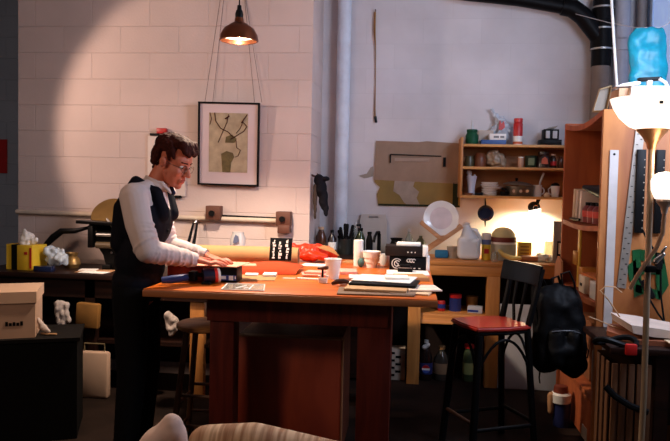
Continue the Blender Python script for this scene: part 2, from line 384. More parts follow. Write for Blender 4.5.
part('edge_strip', mat('green_black', rgb(40, 44, 28), .6), bd, lambda b: (box(b, (.34, 5.735, 1.318), (.385, 5.75, 1.51)), box(b, (-.26, 5.736, 1.310), (.40, 5.75, 1.326))))
part('bracket', BLACKP, bd, lambda b: (box(b, (-.17, 5.725, 1.72), (.24, 5.737, 1.728), rot=RY(1.2)), box(b, (-.175, 5.72, 1.66), (-.165, 5.737, 1.728)), box(b, (.255, 5.715, 1.635), (.277, 5.737, 1.71))))
part('label_strip', mat('label_strip', rgb(158, 134, 116), .8), bd, lambda b: box(b, (-.135, 5.730, 1.675), (.145, 5.737, 1.70)))

# strap
sg = thing('hanging_strap', 'long thin brown strap hanging high on the recess wall', 'strap', (-.3, 5.74, 1.99))
part('strap', STRAWM, sg, lambda b: tube(b, [(-.322, 5.738, 2.875), (-.322, 5.736, 2.72), (-.312, 5.737, 2.6), (-.305, 5.738, 2.3), (-.305, 5.737, 2.1), (-.302, 5.737, 2.03)], [.014, .017, .007, .005, .009, .012], 8, flat=.5))
part('tip', BLACKP, sg, lambda b: tube(b, [(-.302, 5.737, 2.035), (-.293, 5.737, 1.985)], .011, 8), 'black end of the strap')
part('nail', BLACK, sg, lambda b: tube(b, [(-.318, 5.70, 2.885), (-.318, 5.75, 2.885)], .004, 6))

# jacket on a hook on the wall end
jk = thing('hanging_jacket', 'black jacket hanging from a hook on the end of the left wall', 'jacket', (-.66, 5.2, 1.22))
part('hook', BRONZE, jk, lambda b: tube(b, [(-.745, 5.22, 1.54), (-.70, 5.2, 1.525), (-.69, 5.2, 1.55)], .009, 8))
b = nb()
for c, r in (((-.68, 5.2, 1.50), (.042, .04, .05)), ((-.665, 5.2, 1.44), (.042, .04, .07)), ((-.645, 5.2, 1.36), (.036, .035, .08)), ((-.625, 5.2, 1.285), (.020, .022, .055)), ((-.635, 5.19, 1.515), (.035, .025, .018))): ell(b, c, r)
blobj('body', b, CLOTHB, jk, jitter=.008, jscale=25)
b = nb(); cap(b, (-.71, 5.19, 1.46), (-.708, 5.19, 1.34), .016, .018); cap(b, (-.708, 5.19, 1.34), (-.706, 5.2, 1.22), .017, .010)
blobj('sleeve', b, mat('brown_sleeve', rgb(70, 56, 46), .9), jk, jitter=.004, jscale=30)

# ------------------------------------------------------------------ left bench with printing press
be = thing('left_bench', 'dark wooden bench along the left wall under the press', 'workbench', (-2.2, 4.85, 0))
part('top', DARKW, be, lambda b: box(b, (-3.0, 4.52, .79), (-1.30, 5.14, .825), .004))
part('front_board', DARKW, be, lambda b: box(b, (-2.98, 4.56, .66), (-1.32, 4.585, .79)))
part('back_panel', DARKW, be, lambda b: box(b, (-2.98, 5.11, .1), (-1.32, 5.13, .79)))
part('lower_shelf', DARKW, be, lambda b: box(b, (-2.98, 4.6, .34), (-1.34, 5.1, .365)))
for x in (-2.97, -2.2): part('leg', DARKW, be, lambda b: box(b, (x, 4.56, 0), (x+.07, 4.63, .79)))
part('leg', PINE, be, lambda b: box(b, (-1.465, 4.58, 0), (-1.368, 4.64, .79), .003), 'pale pine leg behind the stool')
# tissue box
ti = thing('tissue_box', 'yellow and black tissue box with a tissue sticking out on the left bench', 'tissue box', (-2.670, 4.72, .825))
part('carton', YELLOW, ti, lambda b: box(b, (-2.725, 4.62, .825), (-2.600, 4.78, 1.0), .003, RZ(-8), (-2.650, 4.7, .9)))
part('black_panel', BLACKP, ti, lambda b: (box(b, (-2.775, 4.625, .826), (-2.728, 4.79, 1.002), 0, RZ(-8), (-2.650, 4.7, .9))))
part('yellow_edge', YELLOW, ti, lambda b: box(b, (-2.820, 4.63, .826), (-2.776, 4.79, 1.003), 0, RZ(-8), (-2.650, 4.7, .9)))
part('red_mark', RED, ti, lambda b: (box(b, (-2.622, 4.617, .84), (-2.607, 4.621, .985), 0, RZ(-8), (-2.650, 4.7, .9)), box(b, (-2.665, 4.617, .935), (-2.640, 4.621, .955), 0, RZ(-8), (-2.650, 4.7, .9))))
part('blue_mark', BLUE, ti, lambda b: prism(b, [(-2.670, .90), (-2.655, .95), (-2.635, .95), (-2.640, .89), (-2.660, .87)], 'Y', 4.622, 4.632))
b = nb(); cap(b, (-2.710, 4.71, 1.0), (-2.720, 4.71, 1.085), .045, .022); cap(b, (-2.700, 4.70, 1.01), (-2.630, 4.69, 1.035), .03, .018); ell(b, (-2.705, 4.72, 1.05), (.045, .03, .035))
blobj('tissue', b, PAPER, ti, jitter=.012, jscale=40, voxel=.005)
b = nb()
for c, r in (((-2.508, 4.72, .915), (.055, .06, .06)), ((-2.458, 4.70, .905), (.05, .05, .05)), ((-2.538, 4.72, .955), (.042, .045, .045)), ((-2.488, 4.72, .94), (.04, .045, .04)), ((-2.433, 4.71, .905), (.035, .04, .05)), ((-2.448, 4.72, .94), (.03, .03, .03))): ell(b, c, r)
blobj('plastic_bag', b, PBAG, None, 'crumpled white plastic bag beside the yellow tissue box', 'plastic bag', jitter=.025, jscale=28, voxel=.006)
solid('dark_tray', 'dark tray under the crumpled plastic bag on the bench', 'tray', NAVY, lambda b: box(b, (-2.58, 4.57, .825), (-2.45, 4.63, .865), .004))
solid('brass_jar', 'small round brass jar on the bench left of the press', 'jar', BRASS, lambda b: lathe(b, [(0, 0), (.045, 0), (.062, .03), (.055, .065), (.036, .085), (.045, .11), (.038, .11), (.03, .085), (0, .08)], (-2.44, 4.85, .825)))
for i, (x, y, z, w, d, a, m, lab) in enumerate((( -2.19, 4.70, .825, .24, .15, 8, KRAFTD, 'brown card lying on the bench below the press'), (-2.16, 4.61, .8285, .19, .1, -6, PAPER, 'white sheet hanging near the bench edge below the press'), (-2.26, 4.74, .8285, .12, .1, 12, PAPER, 'small white paper scrap beside the brass jar'))):
    solid('paper_sheet', lab, 'paper', m, lambda b: box(b, (x-w/2, y-d/2, z), (x+w/2, y+d/2, z+.003), 0, RZ(a)))
# press
ps = thing('printing_press', 'black tabletop platen printing press with a round brass ink disc', 'printing press', (-2.1, 4.9, .825))
part('ink_disc', BRASS, ps, lambda b: lathe(b, [(0, -.012), (.13, -.012), (.135, 0), (.13, .006), (0, .006)], (-2.205, 4.94, 1.232), 40, rot=RY(-8) @ RX(48)))
part('disc_stem', IRON, ps, lambda b: tube(b, [(-2.18, 4.96, 1.0), (-2.2, 4.95, 1.22)], .02, 12))
part('body', IRON, ps, lambda b: (prism(b, [(-2.27, 1.03), (-2.24, 1.14), (-1.98, 1.14), (-1.96, .86), (-2.02, .825), (-2.17, .825), (-2.2, .93)], 'Y', 4.84, 5.02)))
part('feed_board', IRON, ps, lambda b: box(b, (-2.38, 4.78, 1.145), (-1.92, 4.90, 1.170), .004, RY(2)))
part('bed', IRON, ps, lambda b: (box(b, (-2.31, 4.84, 1.10), (-1.96, 4.9, 1.15), .005), box(b, (-2.3, 4.80, .98), (-2.26, 4.86, 1.14), .005)))
for z, r in ((1.075, .013), (1.0, .024)):
    part('roller', (STEEL if r < .02 else mat('roller_rubber', rgb(84, 66, 44), .5)), ps, lambda b: tube(b, [(-2.24, 4.82, z), (-1.95, 4.82, z)], r, 14))
part('arm', STEEL, ps, lambda b: tube(b, [(-2.17, 4.83, 1.19), (-2.09, 4.81, 1.1), (-2.06, 4.82, 1.0)], .009, 8), 'thin bright lever')
hd = part('handle', IRON, ps, lambda b: tube(b, [(-2.62, 4.88, 1.02), (-2.53, 4.87, 1.09), (-2.42, 4.86, 1.095), (-2.34, 4.85, 1.115), (-2.25, 4.85, 1.14)], [.022, .022, .019, .013, .012], 12))
part('grip', BLACKP, hd, lambda b: tube(b, [(-2.66, 4.88, .98), (-2.60, 4.88, 1.04), (-2.53, 4.87, 1.09)], [.02, .027, .024], 12))
for x in (-2.16, -2.0): part('foot', IRON, ps, lambda b: box(b, (x-.03, 4.8, .825), (x+.03, 5.06, .86), .004))
for i, (x, z) in enumerate(((-2.09, 1.02), (-2.05, .97), (-2.12, .95))): part('bolt', CHROME, ps, lambda b: tube(b, [(x, 4.80, z), (x, 4.845, z)], .009, 8))

# carton at the far left
bx = thing('storage_carton', 'beige cardboard storage carton with lid at the left edge', 'carton', (-2.2, 3.75, 0))
part('box', mat('carton_card', rgb(176, 140, 116), .85, var=.05), bx, lambda b: prism(b, [(-2.46, 3.47), (-2.06, 3.67), (-2.20, 4.0), (-2.60, 3.80)], 'Z', .58, .78))
part('lid', mat('carton_lid', rgb(188, 152, 126), .85, var=.05), bx, lambda b: prism(b, [(-2.465, 3.46), (-2.05, 3.665), (-2.195, 4.01), (-2.61, 3.805)], 'Z', .775, .838))
def marks(b):
    for k in range(5):
        t0 = .66+.042*k; p = V((-2.46, 3.47, 0)).lerp(V((-2.06, 3.67, 0)), t0); n = V((.447, -.894, 0))*.002
        h = (.024, .017, .021, .017, .024)[k]
        q = p+V((.894, .447, 0))*.014
        vs = [p+n, q+n, q-n, p-n]
        A_ = [b.verts.new((v.x, v.y, .65)) for v in vs]; B_ = [b.verts.new((v.x, v.y, .65+h)) for v in vs]
        b.faces.new(A_); b.faces.new(B_[::-1])
        for i in range(4): b.faces.new((A_[i], B_[i], B_[(i+1) % 4], A_[(i+1) % 4]))
part('printed_mark', BLACKP, bx, marks, 'small dark smudged lettering')
cr_ = thing('dark_chest', 'dark low chest carrying the beige carton at the left edge', 'chest', (-2.3, 3.75, 0))
part('body', mat('chest_black', rgb(9, 8, 9), .8), cr_, lambda b: prism(b, [(-2.5, 3.44), (-1.84, 3.72), (-1.98, 4.08), (-2.65, 3.82)], 'Z', 0, .56))
part('top', mat('chest_top', rgb(16, 13, 12), .7), cr_, lambda b: prism(b, [(-2.51, 3.43), (-1.82, 3.715), (-1.975, 4.09), (-2.665, 3.825)], 'Z', .56, .58))
# cloths, cooler
def cloth(name, label, cat, pts, th, m, jit=.01):
    b = nb()
    for (p, q, r) in pts: cap(b, p, q, r, r*.8)
    return blobj(name, b, m, None, label, cat, jitter=jit, jscale=30, voxel=.006)
cloth('hanging_cloth', 'white rag hanging from the left bench front', 'cloth', [((-2.37, 4.51, .62), (-2.35, 4.51, .43), .026), ((-2.34, 4.51, .62), (-2.32, 4.51, .41), .024), ((-2.31, 4.51, .61), (-2.29, 4.51, .50), .020)], .02, CLOTHW)
solid('paper_bag', 'brown paper hanging at the bench front right of the white rag', 'paper bag', mat('ochre_paper', rgb(136, 92, 36), .8, var=.2), lambda b: box(b, (-2.24, 4.50, .46), (-2.08, 4.555, .63), .012, RY(3)))
cl = thing('cooler_case', 'pinkish white case with a bail handle on the floor under the bench', 'case', (-2.15, 4.67, 0))
part('body', mat('case_pink', rgb(202, 168, 146), .5, var=.05), cl, lambda b: box(b, (-2.24, 4.44, .0), (-1.985, 4.51, .315), .02))
part('handle', mat('case_handle', rgb(110, 96, 70), .5), cl, lambda b: tube(b, [(-2.16, 4.475, .305), (-2.16, 4.475, .365), (-2.02, 4.475, .365), (-2.02, 4.475, .305)], .006, 8))
wr = thing('white_slipper', 'white crumpled slipper with tan sole beside the beige carton', 'slipper', (-1.93, 3.80, .58))
b = nb(); cap(b, (-2.085, 3.75, .665), (-2.065, 3.75, .625), .010, .020); cap(b, (-2.065, 3.75, .625), (-2.02, 3.74, .602), .020, .012)
blobj('upper', b, CLOTHW, wr, voxel=.004, jitter=.004, jscale=50)
part('sole', mat('tan_sole', rgb(150, 112, 76), .7), wr, lambda b: tube(b, [(-2.06, 3.74, .588), (-2.02, 3.735, .587), (-1.97, 3.735, .590)], .009, 8, flat=.6))
# ------------------------------------------------------------------ work table
TZ = .95
tb = thing('work_table', 'big orange topped work table in the middle of the studio', 'table', (-.56, 4.0, 0))
part('tabletop', TABLE, tb, lambda b: box(b, (-1.255, 3.2, .915), (.135, 4.86, TZ), .005))
part('edge_strip', wood('edge_wood', rgb(178, 110, 60), rgb(140, 82, 44), 'X', .5, 8), tb, lambda b: box(b, (-1.257, 3.196, .912), (.137, 3.206, .943), .002), 'scuffed front edge')
part('apron', REDW, tb, lambda b: box(b, (-.97, 3.30, .79), (-.09, 3.325, .915)))
part('apron', REDW, tb, lambda b: box(b, (-.97, 4.62, .79), (-.09, 4.645, .915)))
part('apron', REDW, tb, lambda b: (box(b, (-.97, 3.325, .79), (-.945, 4.62, .915))))
part('apron', REDW, tb, lambda b: (box(b, (-.115, 3.325, .79), (-.09, 4.62, .915))))
for x, y, w in ((-.958, 3.31, .12), (-.235, 3.31, .16), (-.958, 4.5, .12), (-.235, 4.5, .14)):
    part('leg', REDW, tb, lambda b: box(b, (x, y, 0), (x+w, y+.11, .914), .004))
cb_ = thing('plywood_cabinet', 'reddish plywood cabinet standing under the work table', 'cabinet', (-.61, 3.9, 0))
part('front_panel', REDP, cb_, lambda b: box(b, (-.905, 3.59, .02), (-.335, 3.61, .655), .002))
part('carcass', wood('cab_side', rgb(96, 48, 30), rgb(70, 32, 22), 'Z', .6, 6), cb_, lambda b: box(b, (-.90, 3.612, 0), (-.34, 4.2, .65)))
part('edge_trim', mat('cab_edge', rgb(142, 92, 58), .6), cb_, lambda b: (box(b, (-.905, 3.588, .655), (-.335, 3.64, .662)), box(b, (-.333, 3.588, .02), (-.327, 3.64, .655))))

# stool under the table
so = thing('wooden_stool', 'round pine stool with splayed rung legs at the left end of the work table', 'stool', (-1.16, 3.75, 0))
part('seat', wood('stool_pine', rgb(226, 168, 104), rgb(200, 136, 78), 'X', .5, 8), so, lambda b: lathe(b, [(0, .645), (.15, .645), (.165, .655), (.165, .672), (.15, .682), (0, .68)], (-1.12, 3.80, 0), 32))
legt = []
for sx, sy in ((-1, -1), (1, -1), (1, 1), (-1, 1)):
    p0 = V((-1.12+sx*.085, 3.80+sy*.085, .65)); p1 = V((-1.12+sx*.145, 3.80+sy*.145, 0)); legt.append((p0, p1))
    part('leg', wood('stool_leg', rgb(128, 84, 50), rgb(96, 58, 34), 'Z', .5, 8), so, lambda b: tube(b, [p0, p1], [.017, .016], 10))
for k in range(4):
    (a0, a1), (c0, c1) = legt[k], legt[(k+1) % 4]
    for f in ((.62, .86) if k % 2 else (.55, .80)):
        part('rung', MC['stool_leg'], so, lambda b: tube(b, [a0.lerp(a1, f), c0.lerp(c1, f)], .0095, 8))
cloth('crumpled_paper', 'crumpled pale paper stuffed behind the pine stool seat', 'paper', [((-1.59, 4.50, .57), (-1.56, 4.50, .46), .030), ((-1.555, 4.50, .55), (-1.54, 4.51, .48), .028)], .02, CLOTHW, .014)

# ------------------------------------------------------------------ things on the table
T = TZ
# tape gun
tg = thing('tape_dispenser', 'hand tape dispenser with blue handle lying at the near left table corner', 'tape dispenser', (-1.05, 3.45, T))
part('handle', mat('blue_handle', rgb(42, 56, 106), .35), tg, lambda b: tube(b, [(-1.215, 3.34, T+.022), (-1.17, 3.36, T+.026), (-1.12, 3.39, T+.032), (-1.08, 3.41, T+.035)], [.016, .021, .019, .016], 12))
part('frame', BLACKP, tg, lambda b: (box(b, (-1.095, 3.385, T+.015), (-1.06, 3.44, T+.065), .006), tube(b, [(-1.07, 3.41, T+.045), (-1.02, 3.43, T+.045)], .012, 10), box(b, (-1.03, 3.395, T), (-.985, 3.475, T+.012), .003)))
part('tape_roll', mat('tape_black', rgb(20, 24, 48), .35), tg, lambda b: lathe(b, [(.016, -.028), (.036, -.028), (.038, 0), (.036, .028), (.016, .028), (.016, -.028)], (-1.005, 3.435, T+.042), 28, rot=RZ(28) @ RY(86)))
part('red_flange', mat('flange_red', rgb(206, 46, 34), .4), tg, lambda b: lathe(b, [(.0, -.007), (.0375, -.007), (.0375, .007), (0, .007)], (-.973, 3.452, T+.042), 28, rot=RZ(28) @ RY(86)))
part('white_flange', WHITE, tg, lambda b: lathe(b, [(.0, -.006), (.036, -.006), (.036, .006), (0, .006)], (-.960, 3.459, T+.041), 28, rot=RZ(28) @ RY(86)))
# boxes under the sheet
solid('red_carton', 'red brown carton under the man\'s hands', 'carton', mat('carton_red', rgb(150, 50, 30), .6), lambda b: box(b, (-1.235, 3.48, T), (-1.045, 3.74, T+.082), .003))
lb = thing('label_box', 'small grey and black box with blue and white labels beside the tape dispenser', 'box', (-.94, 3.56, T))
part('side', mat('box_grey', rgb(150, 136, 124), .6), lb, lambda b: box(b, (-1.02, 3.50, T), (-.972, 3.62, T+.08), .002))
part('body', BLACKP, lb, lambda b: box(b, (-.971, 3.50, T), (-.875, 3.62, T+.076), .002))
part('label', BLUE, lb, lambda b: box(b, (-.967, 3.496, T+.012), (-.878, 3.50, T+.038)), 'blue label band')
part('label', PAPER, lb, lambda b: (box(b, (-.915, 3.4945, T+.014), (-.892, 3.497, T+.036)), box(b, (-.955, 3.4945, T+.018), (-.93, 3.497, T+.034)), box(b, (-.884, 3.4945, T+.02), (-.879, 3.497, T+.034))), 'white label patches')
solid('kraft_sheet', 'pinkish tan sheets spread over the cartons under his hands', 'paper sheets', mat('pink_tan', rgb(228, 168, 138), .8), lambda b: (box(b, (-1.245, 3.46, T+.083), (-1.03, 3.74, T+.088), 0, RZ(2)), box(b, (-1.06, 3.48, T+.083), (-.86, 3.70, T+.087), 0, RZ(-6)), box(b, (-.9, 3.56, T+.081), (-.80, 3.66, T+.084), 0, RZ(14))))
solid('red_folder', 'dark red folder lying flat under the red carton at the left table edge', 'folder', mat('folder_red', rgb(140, 44, 28), .7), lambda b: box(b, (-1.25, 3.86, T), (-1.06, 4.1, T+.05), .003))
# kraft roll
kr = thing('kraft_roll', 'long roll of tan wrapping paper lying across the table', 'paper roll', (-1.0, 4.28, T))
part('paper', KRAFT, kr, lambda b: lathe(b, [(.05, -.335), (.060, -.335), (.062, -.3), (.062, .3), (.060, .335), (.05, .335), (.05, -.335)], (-1.015, 4.26, T+.0625), 28, rot=RZ(3) @ RY(90)))
part('core', KRAFTD, kr, lambda b: lathe(b, [(.042, -.338), (.05, -.338), (.05, .338), (.042, .338), (.042, -.338)], (-1.015, 4.26, T+.0625), 20, rot=RZ(3) @ RY(90)))
GZ = T+.0605
sn = thing('type_sign', 'small black card patterned with white letter shapes leaning on the paper roll', 'sign', (-.755, 4.1, GZ))
part('card', BLACKP, sn, lambda b: box(b, (-.825, 4.075, GZ), (-.692, 4.085, GZ+.135), .002, RX(-14), (-.755, 4.08, GZ)))
def glyphs(b):
    rr = random.Random(3)
    for cx in (-.80, -.763, -.72):
        z = GZ+.010
        while z < GZ+.115:
            h = rr.choice((.008, .012, .016)); w = rr.choice((.006, .010, .016)); dx = rr.uniform(-.006, .006)
            box(b, (cx+dx-w/2, 4.0725, z), (cx+dx+w/2, 4.0755, z+h))
            if rr.random() < .5: box(b, (cx-dx-.002, 4.0725, z), (cx-dx+.002, 4.0755, z+h+.006))
            z += h+.006
    bmesh.ops.rotate(b, cent=(-.755, 4.08, GZ), matrix=RX(-14), verts=b.verts)
part('lettering', PAPER, sn, glyphs)
# orange paper: a curled sheet in front of the roll
def curl(b):
    prof = [(3.86, .002), (3.875, .030), (3.92, .048), (4.0, .056), (4.09, .054), (4.17, .040)]
    xs = [(-1.05, 0, .75), (-.9, 0, .9), (-.78, 0, 1.05), (-.69, .02, .95), (-.63, .04, .5)]
    rows = []
    for x, dy, sc in xs: rows.append([b.verts.new((x, y+dy, T+.001+z*sc)) for y, z in prof])
    for A_, B_ in zip(rows, rows[1:]):
        for i in range(len(prof)-1): b.faces.new((A_[i], A_[i+1], B_[i+1], B_[i]))
    bmesh.ops.solidify(b, geom=b.faces[:], thickness=.0012)
oc = solid('orange_sheet', 'curled bright orange sheet in front of the tan paper roll', 'paper', ORANGE, curl)
mo = oc.modifiers.new('s', 'SUBSURF'); mo.levels = 2; mo.render_levels = 2
# envelope strip + slips
solid('card_strip', 'long tan card strip lying in front of the orange sheet', 'card', KRAFT, lambda b: prism(b, [(-.925, 3.57), (-.70, 3.62), (-.725, 3.83), (-.955, 3.80)], 'Z', T, T+.004))
solid('paper_slip', 'white slip lying on the left of the tan card strip', 'paper slip', PAPER, lambda b: box(b, (-.90, 3.76, T+.0045), (-.83, 3.84, T+.012), 0, RZ(8)))
solid('paper_slip', 'white slip lying on the right of the tan card strip', 'paper slip', PAPER, lambda b: box(b, (-.80, 3.755, T+.0045), (-.73, 3.86, T+.016), 0, RZ(4)))
ru = thing('clear_ruler', 'clear plastic ruler with white markings at the front table edge', 'ruler', (-.81, 3.33, T))
rq = [(-.885, 3.24), (-.68, 3.25), (-.72, 3.46), (-.91, 3.45)]
part('plate', mat('clear_acrylic', rgb(224, 206, 186), .15, trans=.6), ru, lambda b: prism(b, rq, 'Z', T, T+.003))
def rmarks(b):
    for (x0, y0, x1, y1) in ((-.885, 3.24, -.68, 3.25), (-.91, 3.448, -.72, 3.458), (-.885, 3.24, -.91, 3.45), (-.68, 3.25, -.72, 3.46), (-.83, 3.30, -.80, 3.40), (-.79, 3.30, -.775, 3.33), (-.76, 3.28, -.77, 3.42)):
        tube(b, [(x0, y0, T+.0035), (x1, y1, T+.0035)], .0028, 6)
part('markings', PAPER, ru, rmarks)
# small tools centre
solid('straightedge', 'narrow white straightedge left of the white paper cup', 'straightedge', WHITE, lambda b: box(b, (-.60, 3.72, T), (-.44, 3.75, T+.006), 0, RZ(-8)))
solid('pink_sheets', 'small pile of pink papers behind the white straightedge', 'papers', PINKP, lambda b: (box(b, (-.60, 3.84, T), (-.46, 3.98, T+.012), .002, RZ(10)), box(b, (-.58, 3.87, T+.012), (-.475, 3.97, T+.024), .002, RZ(-8))))
solid('pink_sheets', 'pink papers just right of the white paper cup', 'papers', PINKP, lambda b: box(b, (-.40, 3.98, T), (-.30, 4.14, T+.02), .002, RZ(6)))
solid('pink_slip', 'tiny pink slip on the bare table left of the straightedge', 'paper slip', PINKP, lambda b: box(b, (-.68, 3.72, T), (-.61, 3.77, T+.002)))
cp = thing('paper_cup', 'white paper cup standing in the middle of the table', 'cup', (-.41, 3.80, T))
part('body', CERAM, cp, lambda b: lathe(b, [(0, 0), (.033, 0), (.046, .108), (.0435, .108), (.031, .004), (0, .004)], (-.412, 3.80, T), 32))
part('rim', CERAM, cp, lambda b: tube(b, [(-.412+.0465*math.cos(a), 3.80+.0465*math.sin(a), T+.108) for a in [2*math.pi*k/32 for k in range(32)]], .0028, 8, closed=True))
sp_ = thing('hand_stamp', 'small wooden handled stamp standing before the paper cup', 'stamp', (-.44, 3.62, T))
part('base', mat('stamp_white', rgb(226, 214, 204), .5), sp_, lambda b: (box(b, (-.465, 3.595, T), (-.42, 3.63, T+.026), .004), box(b, (-.47, 3.60, T+.03), (-.455, 3.625, T+.04), .003), box(b, (-.43, 3.60, T+.03), (-.415, 3.625, T+.04), .003)))
part('stem', BLACKP, sp_, lambda b: tube(b, [(-.445, 3.61, T+.03), (-.445, 3.61, T+.072)], .006, 10))
part('grip', mat('stamp_wood', rgb(92, 44, 28), .35), sp_, lambda b: cap(b, (-.467, 3.61, T+.077), (-.425, 3.61, T+.081), .007, .011))
# paper stack right front
st_items = [
 ('flat_card', 'grey brown card at the bottom of the paper stack on the right front', 'card', mat('grey_card', rgb(120, 92, 72), .7), (-.335, 3.235, .36, .22, 0, .008, 3)),
 ('flat_card', 'tan notebook with dark edge in the paper stack', 'notebook', mat('tan_book', rgb(196, 152, 108), .7), (-.30, 3.30, .30, .25, .009, .012, -3)),
 ('portfolio', 'dark leather folder in the middle of the paper stack', 'folder', BLACKP, (-.28, 3.40, .33, .24, .022, .010, -6)),
 ('paper_sheet', 'large white sheet on top of the paper stack', 'paper', PAPER, (-.27, 3.47, .30, .26, .033, .005, -9)),
 ('paper_sheet', 'small white sheet at the back of the paper stack', 'paper', PAPER, (-.33, 3.82, .16, .14, 0, .008, 6)),
 ('flat_card', 'flat grey card under the right end of the paper stack', 'card', mat('cool_card', rgb(132, 108, 92), .7), (-.07, 3.27, .12, .27, 0, .010, -8)),
 ('envelope', 'orange tan envelope on the right of the paper stack', 'envelope', KRAFT, (-.07, 3.80, .17, .17, .0, .022, 12)),
 ('paper_sheet', 'pinkish white sheet poking over the right table edge', 'paper', mat('pinkish_sheet', rgb(240, 214, 196), .8), (-.01, 3.36, .16, .18, .011, .008, 10)),
 ('paper_sheet', 'white strip of paper across the left of the paper stack', 'paper', PAPER, (-.36, 3.56, .2, .09, .0, .012, 14)),
 ('flat_card', 'thin white and tan booklet low at the right of the paper stack', 'booklet', CREAM, (-.0, 3.30, .12, .22, 0, .009, -12)),
 ('paper_sheet', 'white sheet standing half curled behind the leather folder', 'paper', PAPER, (-.12, 3.55, .12, .12, .0, .05, 4)),
]
for nme, lab, cat, m, (x, y, w, d, z, h, a) in st_items:
    solid(nme, lab, cat, m, lambda b: box(b, (x, y, T+z), (x+w, y+d, T+z+h), .002, RZ(a)))
def tools(b):
    tube(b, [(-.385, 3.53, T+.010), (-.36, 3.52, T+.022), (-.325, 3.52, T+.026), (-.30, 3.53, T+.02)], [.008, .014, .012, .008], 10)
solid('leather_glove', 'dark crumpled leather piece at the left end of the paper stack', 'leather', mat('dark_leather', rgb(66, 44, 36), .5), tools)
sx_ = thing('scissors', 'dark scissors lying behind the paper stack', 'scissors', (-.13, 3.86, T))
part('blade', STEEL, sx_, lambda b: (box(b, (-.20, 3.855, T+.002), (-.11, 3.868, T+.007), 0, RZ(12)), box(b, (-.20, 3.845, T+.007), (-.11, 3.858, T+.011), 0, RZ(-8))))
for dy in (-.02, .022): part('handle', BLACKP, sx_, lambda b: tube(b, [(-.085+.025*math.cos(a), 3.86+dy+.016*math.sin(a), T+.008) for a in [2*math.pi*k/14 for k in range(14)]], .005, 6, closed=True))
solid('paper_sheet', 'white sheets lying under the small black stamp pad', 'paper', PAPER, lambda b: box(b, (-.13, 4.07, T), (.12, 4.27, T+.006), .001, RZ(2)))
sd = thing('stamp_pad', 'small black stamp pad in front of the black storage boxes', 'stamp pad', (-.02, 4.2, T+.006))
part('base', BLACKP, sd, lambda b: box(b, (-.065, 4.16, T+.006), (.025, 4.24, T+.034), .004))
part('lid', BLACKP, sd, lambda b: box(b, (-.05, 4.17, T+.034), (.01, 4.23, T+.046), .004))
part('edge', STEEL, sd, lambda b: box(b, (-.06, 4.157, T+.03), (.02, 4.161, T+.034)))
# black boxes
b1 = thing('black_crate', 'lower black box with round silver emblem at the right back of the table', 'box', (0, 4.38, T))
part('body', BLACKP, b1, lambda b: box(b, (-.118, 4.30, T), (.105, 4.46, T+.085), .003))
part('end', PAPER, b1, lambda b: box(b, (.107, 4.30, T), (.128, 4.46, T+.088), .002), 'white end')
def emb(b):
    for r, c in ((.03, (-.072, T+.042)), (.017, (-.07, T+.042))):
        tube(b, [(c[0]+r*math.cos(a), 4.298, c[1]+r*math.sin(a)) for a in [R(40+k*14) for k in range(21)]], .0032, 6)
    tube(b, [(-.07+.008*math.sin(k*.9), 4.298, T+.03+k*.004) for k in range(7)], .003, 6)
part('emblem', mat('silver_print', rgb(206, 196, 186), .4), b1, emb)
for k in range(3): part('letter', MC['silver_print'], b1, lambda b: tube(b, [(.0+k*.016+.011*math.cos(a), 4.298, T+.062+.010*math.sin(a)) for a in [R(20+j*30) for j in range(10)]], .003, 6))
for k in range(4): part('dash', MC['silver_print'], b1, lambda b: box(b, (-.03+k*.03, 4.297, T+.012), (-.018+k*.03, 4.30, T+.018)))
b2 = thing('black_crate', 'upper black box with small white dots stacked on the emblem box', 'box', (0, 4.38, T+.0885))
part('body', mat('black_brown', rgb(36, 28, 26), .45), b2, lambda b: box(b, (-.145, 4.29, T+.0885), (.082, 4.46, T+.150), .003))
part('end', WHITE, b2, lambda b: box(b, (.084, 4.29, T+.0885), (.116, 4.46, T+.150), .002), 'white end')
part('dots', mat('silver_print', rgb(206, 196, 186), .4), b2, lambda b: [box(b, (x, 4.286, T+.11), (x+.008, 4.29, T+.117)) for x in (-.01, .012, .034)])
solid('paper_pad', 'white paper pad on top of the black boxes', 'paper pad', PAPER, lambda b: box(b, (-.075, 4.31, T+.1505), (.07, 4.43, T+.168), .002, RZ(-3)))
# back of table
def bag(b):
    cap(b, (-.76, 4.62, T+.067), (-.56, 4.62, T+.068), .052, .05); cap(b, (-.60, 4.62, T+.067), (-.5, 4.63, T+.05), .052, .03); ell(b, (-.64, 4.6, T+.045), (.11, .07, .035))
b = nb(); bag(b); ob = thing('orange_bag', 'bright red orange crumpled bag at the back of the table', 'bag', (-.63, 4.62, T))
blobj('bag', b, REDO, ob, jitter=.014, jscale=26, voxel=.005)
part('flap', KRAFT, ob, lambda b: prism(b, [(-.60, 1.052), (-.56, 1.068), (-.50, 1.052), (-.455, 1.0), (-.50, 1.02)], 'Y', 4.565, 4.585), 'tan paper flap')
solid('brown_tube', 'dark end of a cardboard tube left of the orange bag', 'tube', mat('dark_card', rgb(80, 46, 30), .7), lambda b: lathe(b, [(.03, -.03), (.05, -.03), (.05, .03), (.03, .03), (.03, -.03)], (-.875, 4.60, T+.051), 24, rot=RZ(8) @ RY(90)))
solid('paper_sheet', 'white sheet lying in front of the orange bag', 'paper', PAPER, lambda b: box(b, (-.68, 4.36, T), (-.45, 4.50, T+.003), 0, RZ(-6)))
solid('tan_sheet', 'tan card propped beside the white cylinder', 'card', KRAFT, lambda b: prism(b, [(-.44, 4.62), (-.37, 4.62), (-.345, 4.78), (-.42, 4.74)], 'Z', T, T+.006))
solid('white_cylinder', 'white cylinder standing upright at the back of the table', 'paper roll', WHITE, lambda b: lathe(b, [(0, 0), (.030, 0), (.031, .05), (.031, .164), (.028, .168), (.012, .168), (.01, .14), (0, .14)], (-.322, 4.47, T), 28))
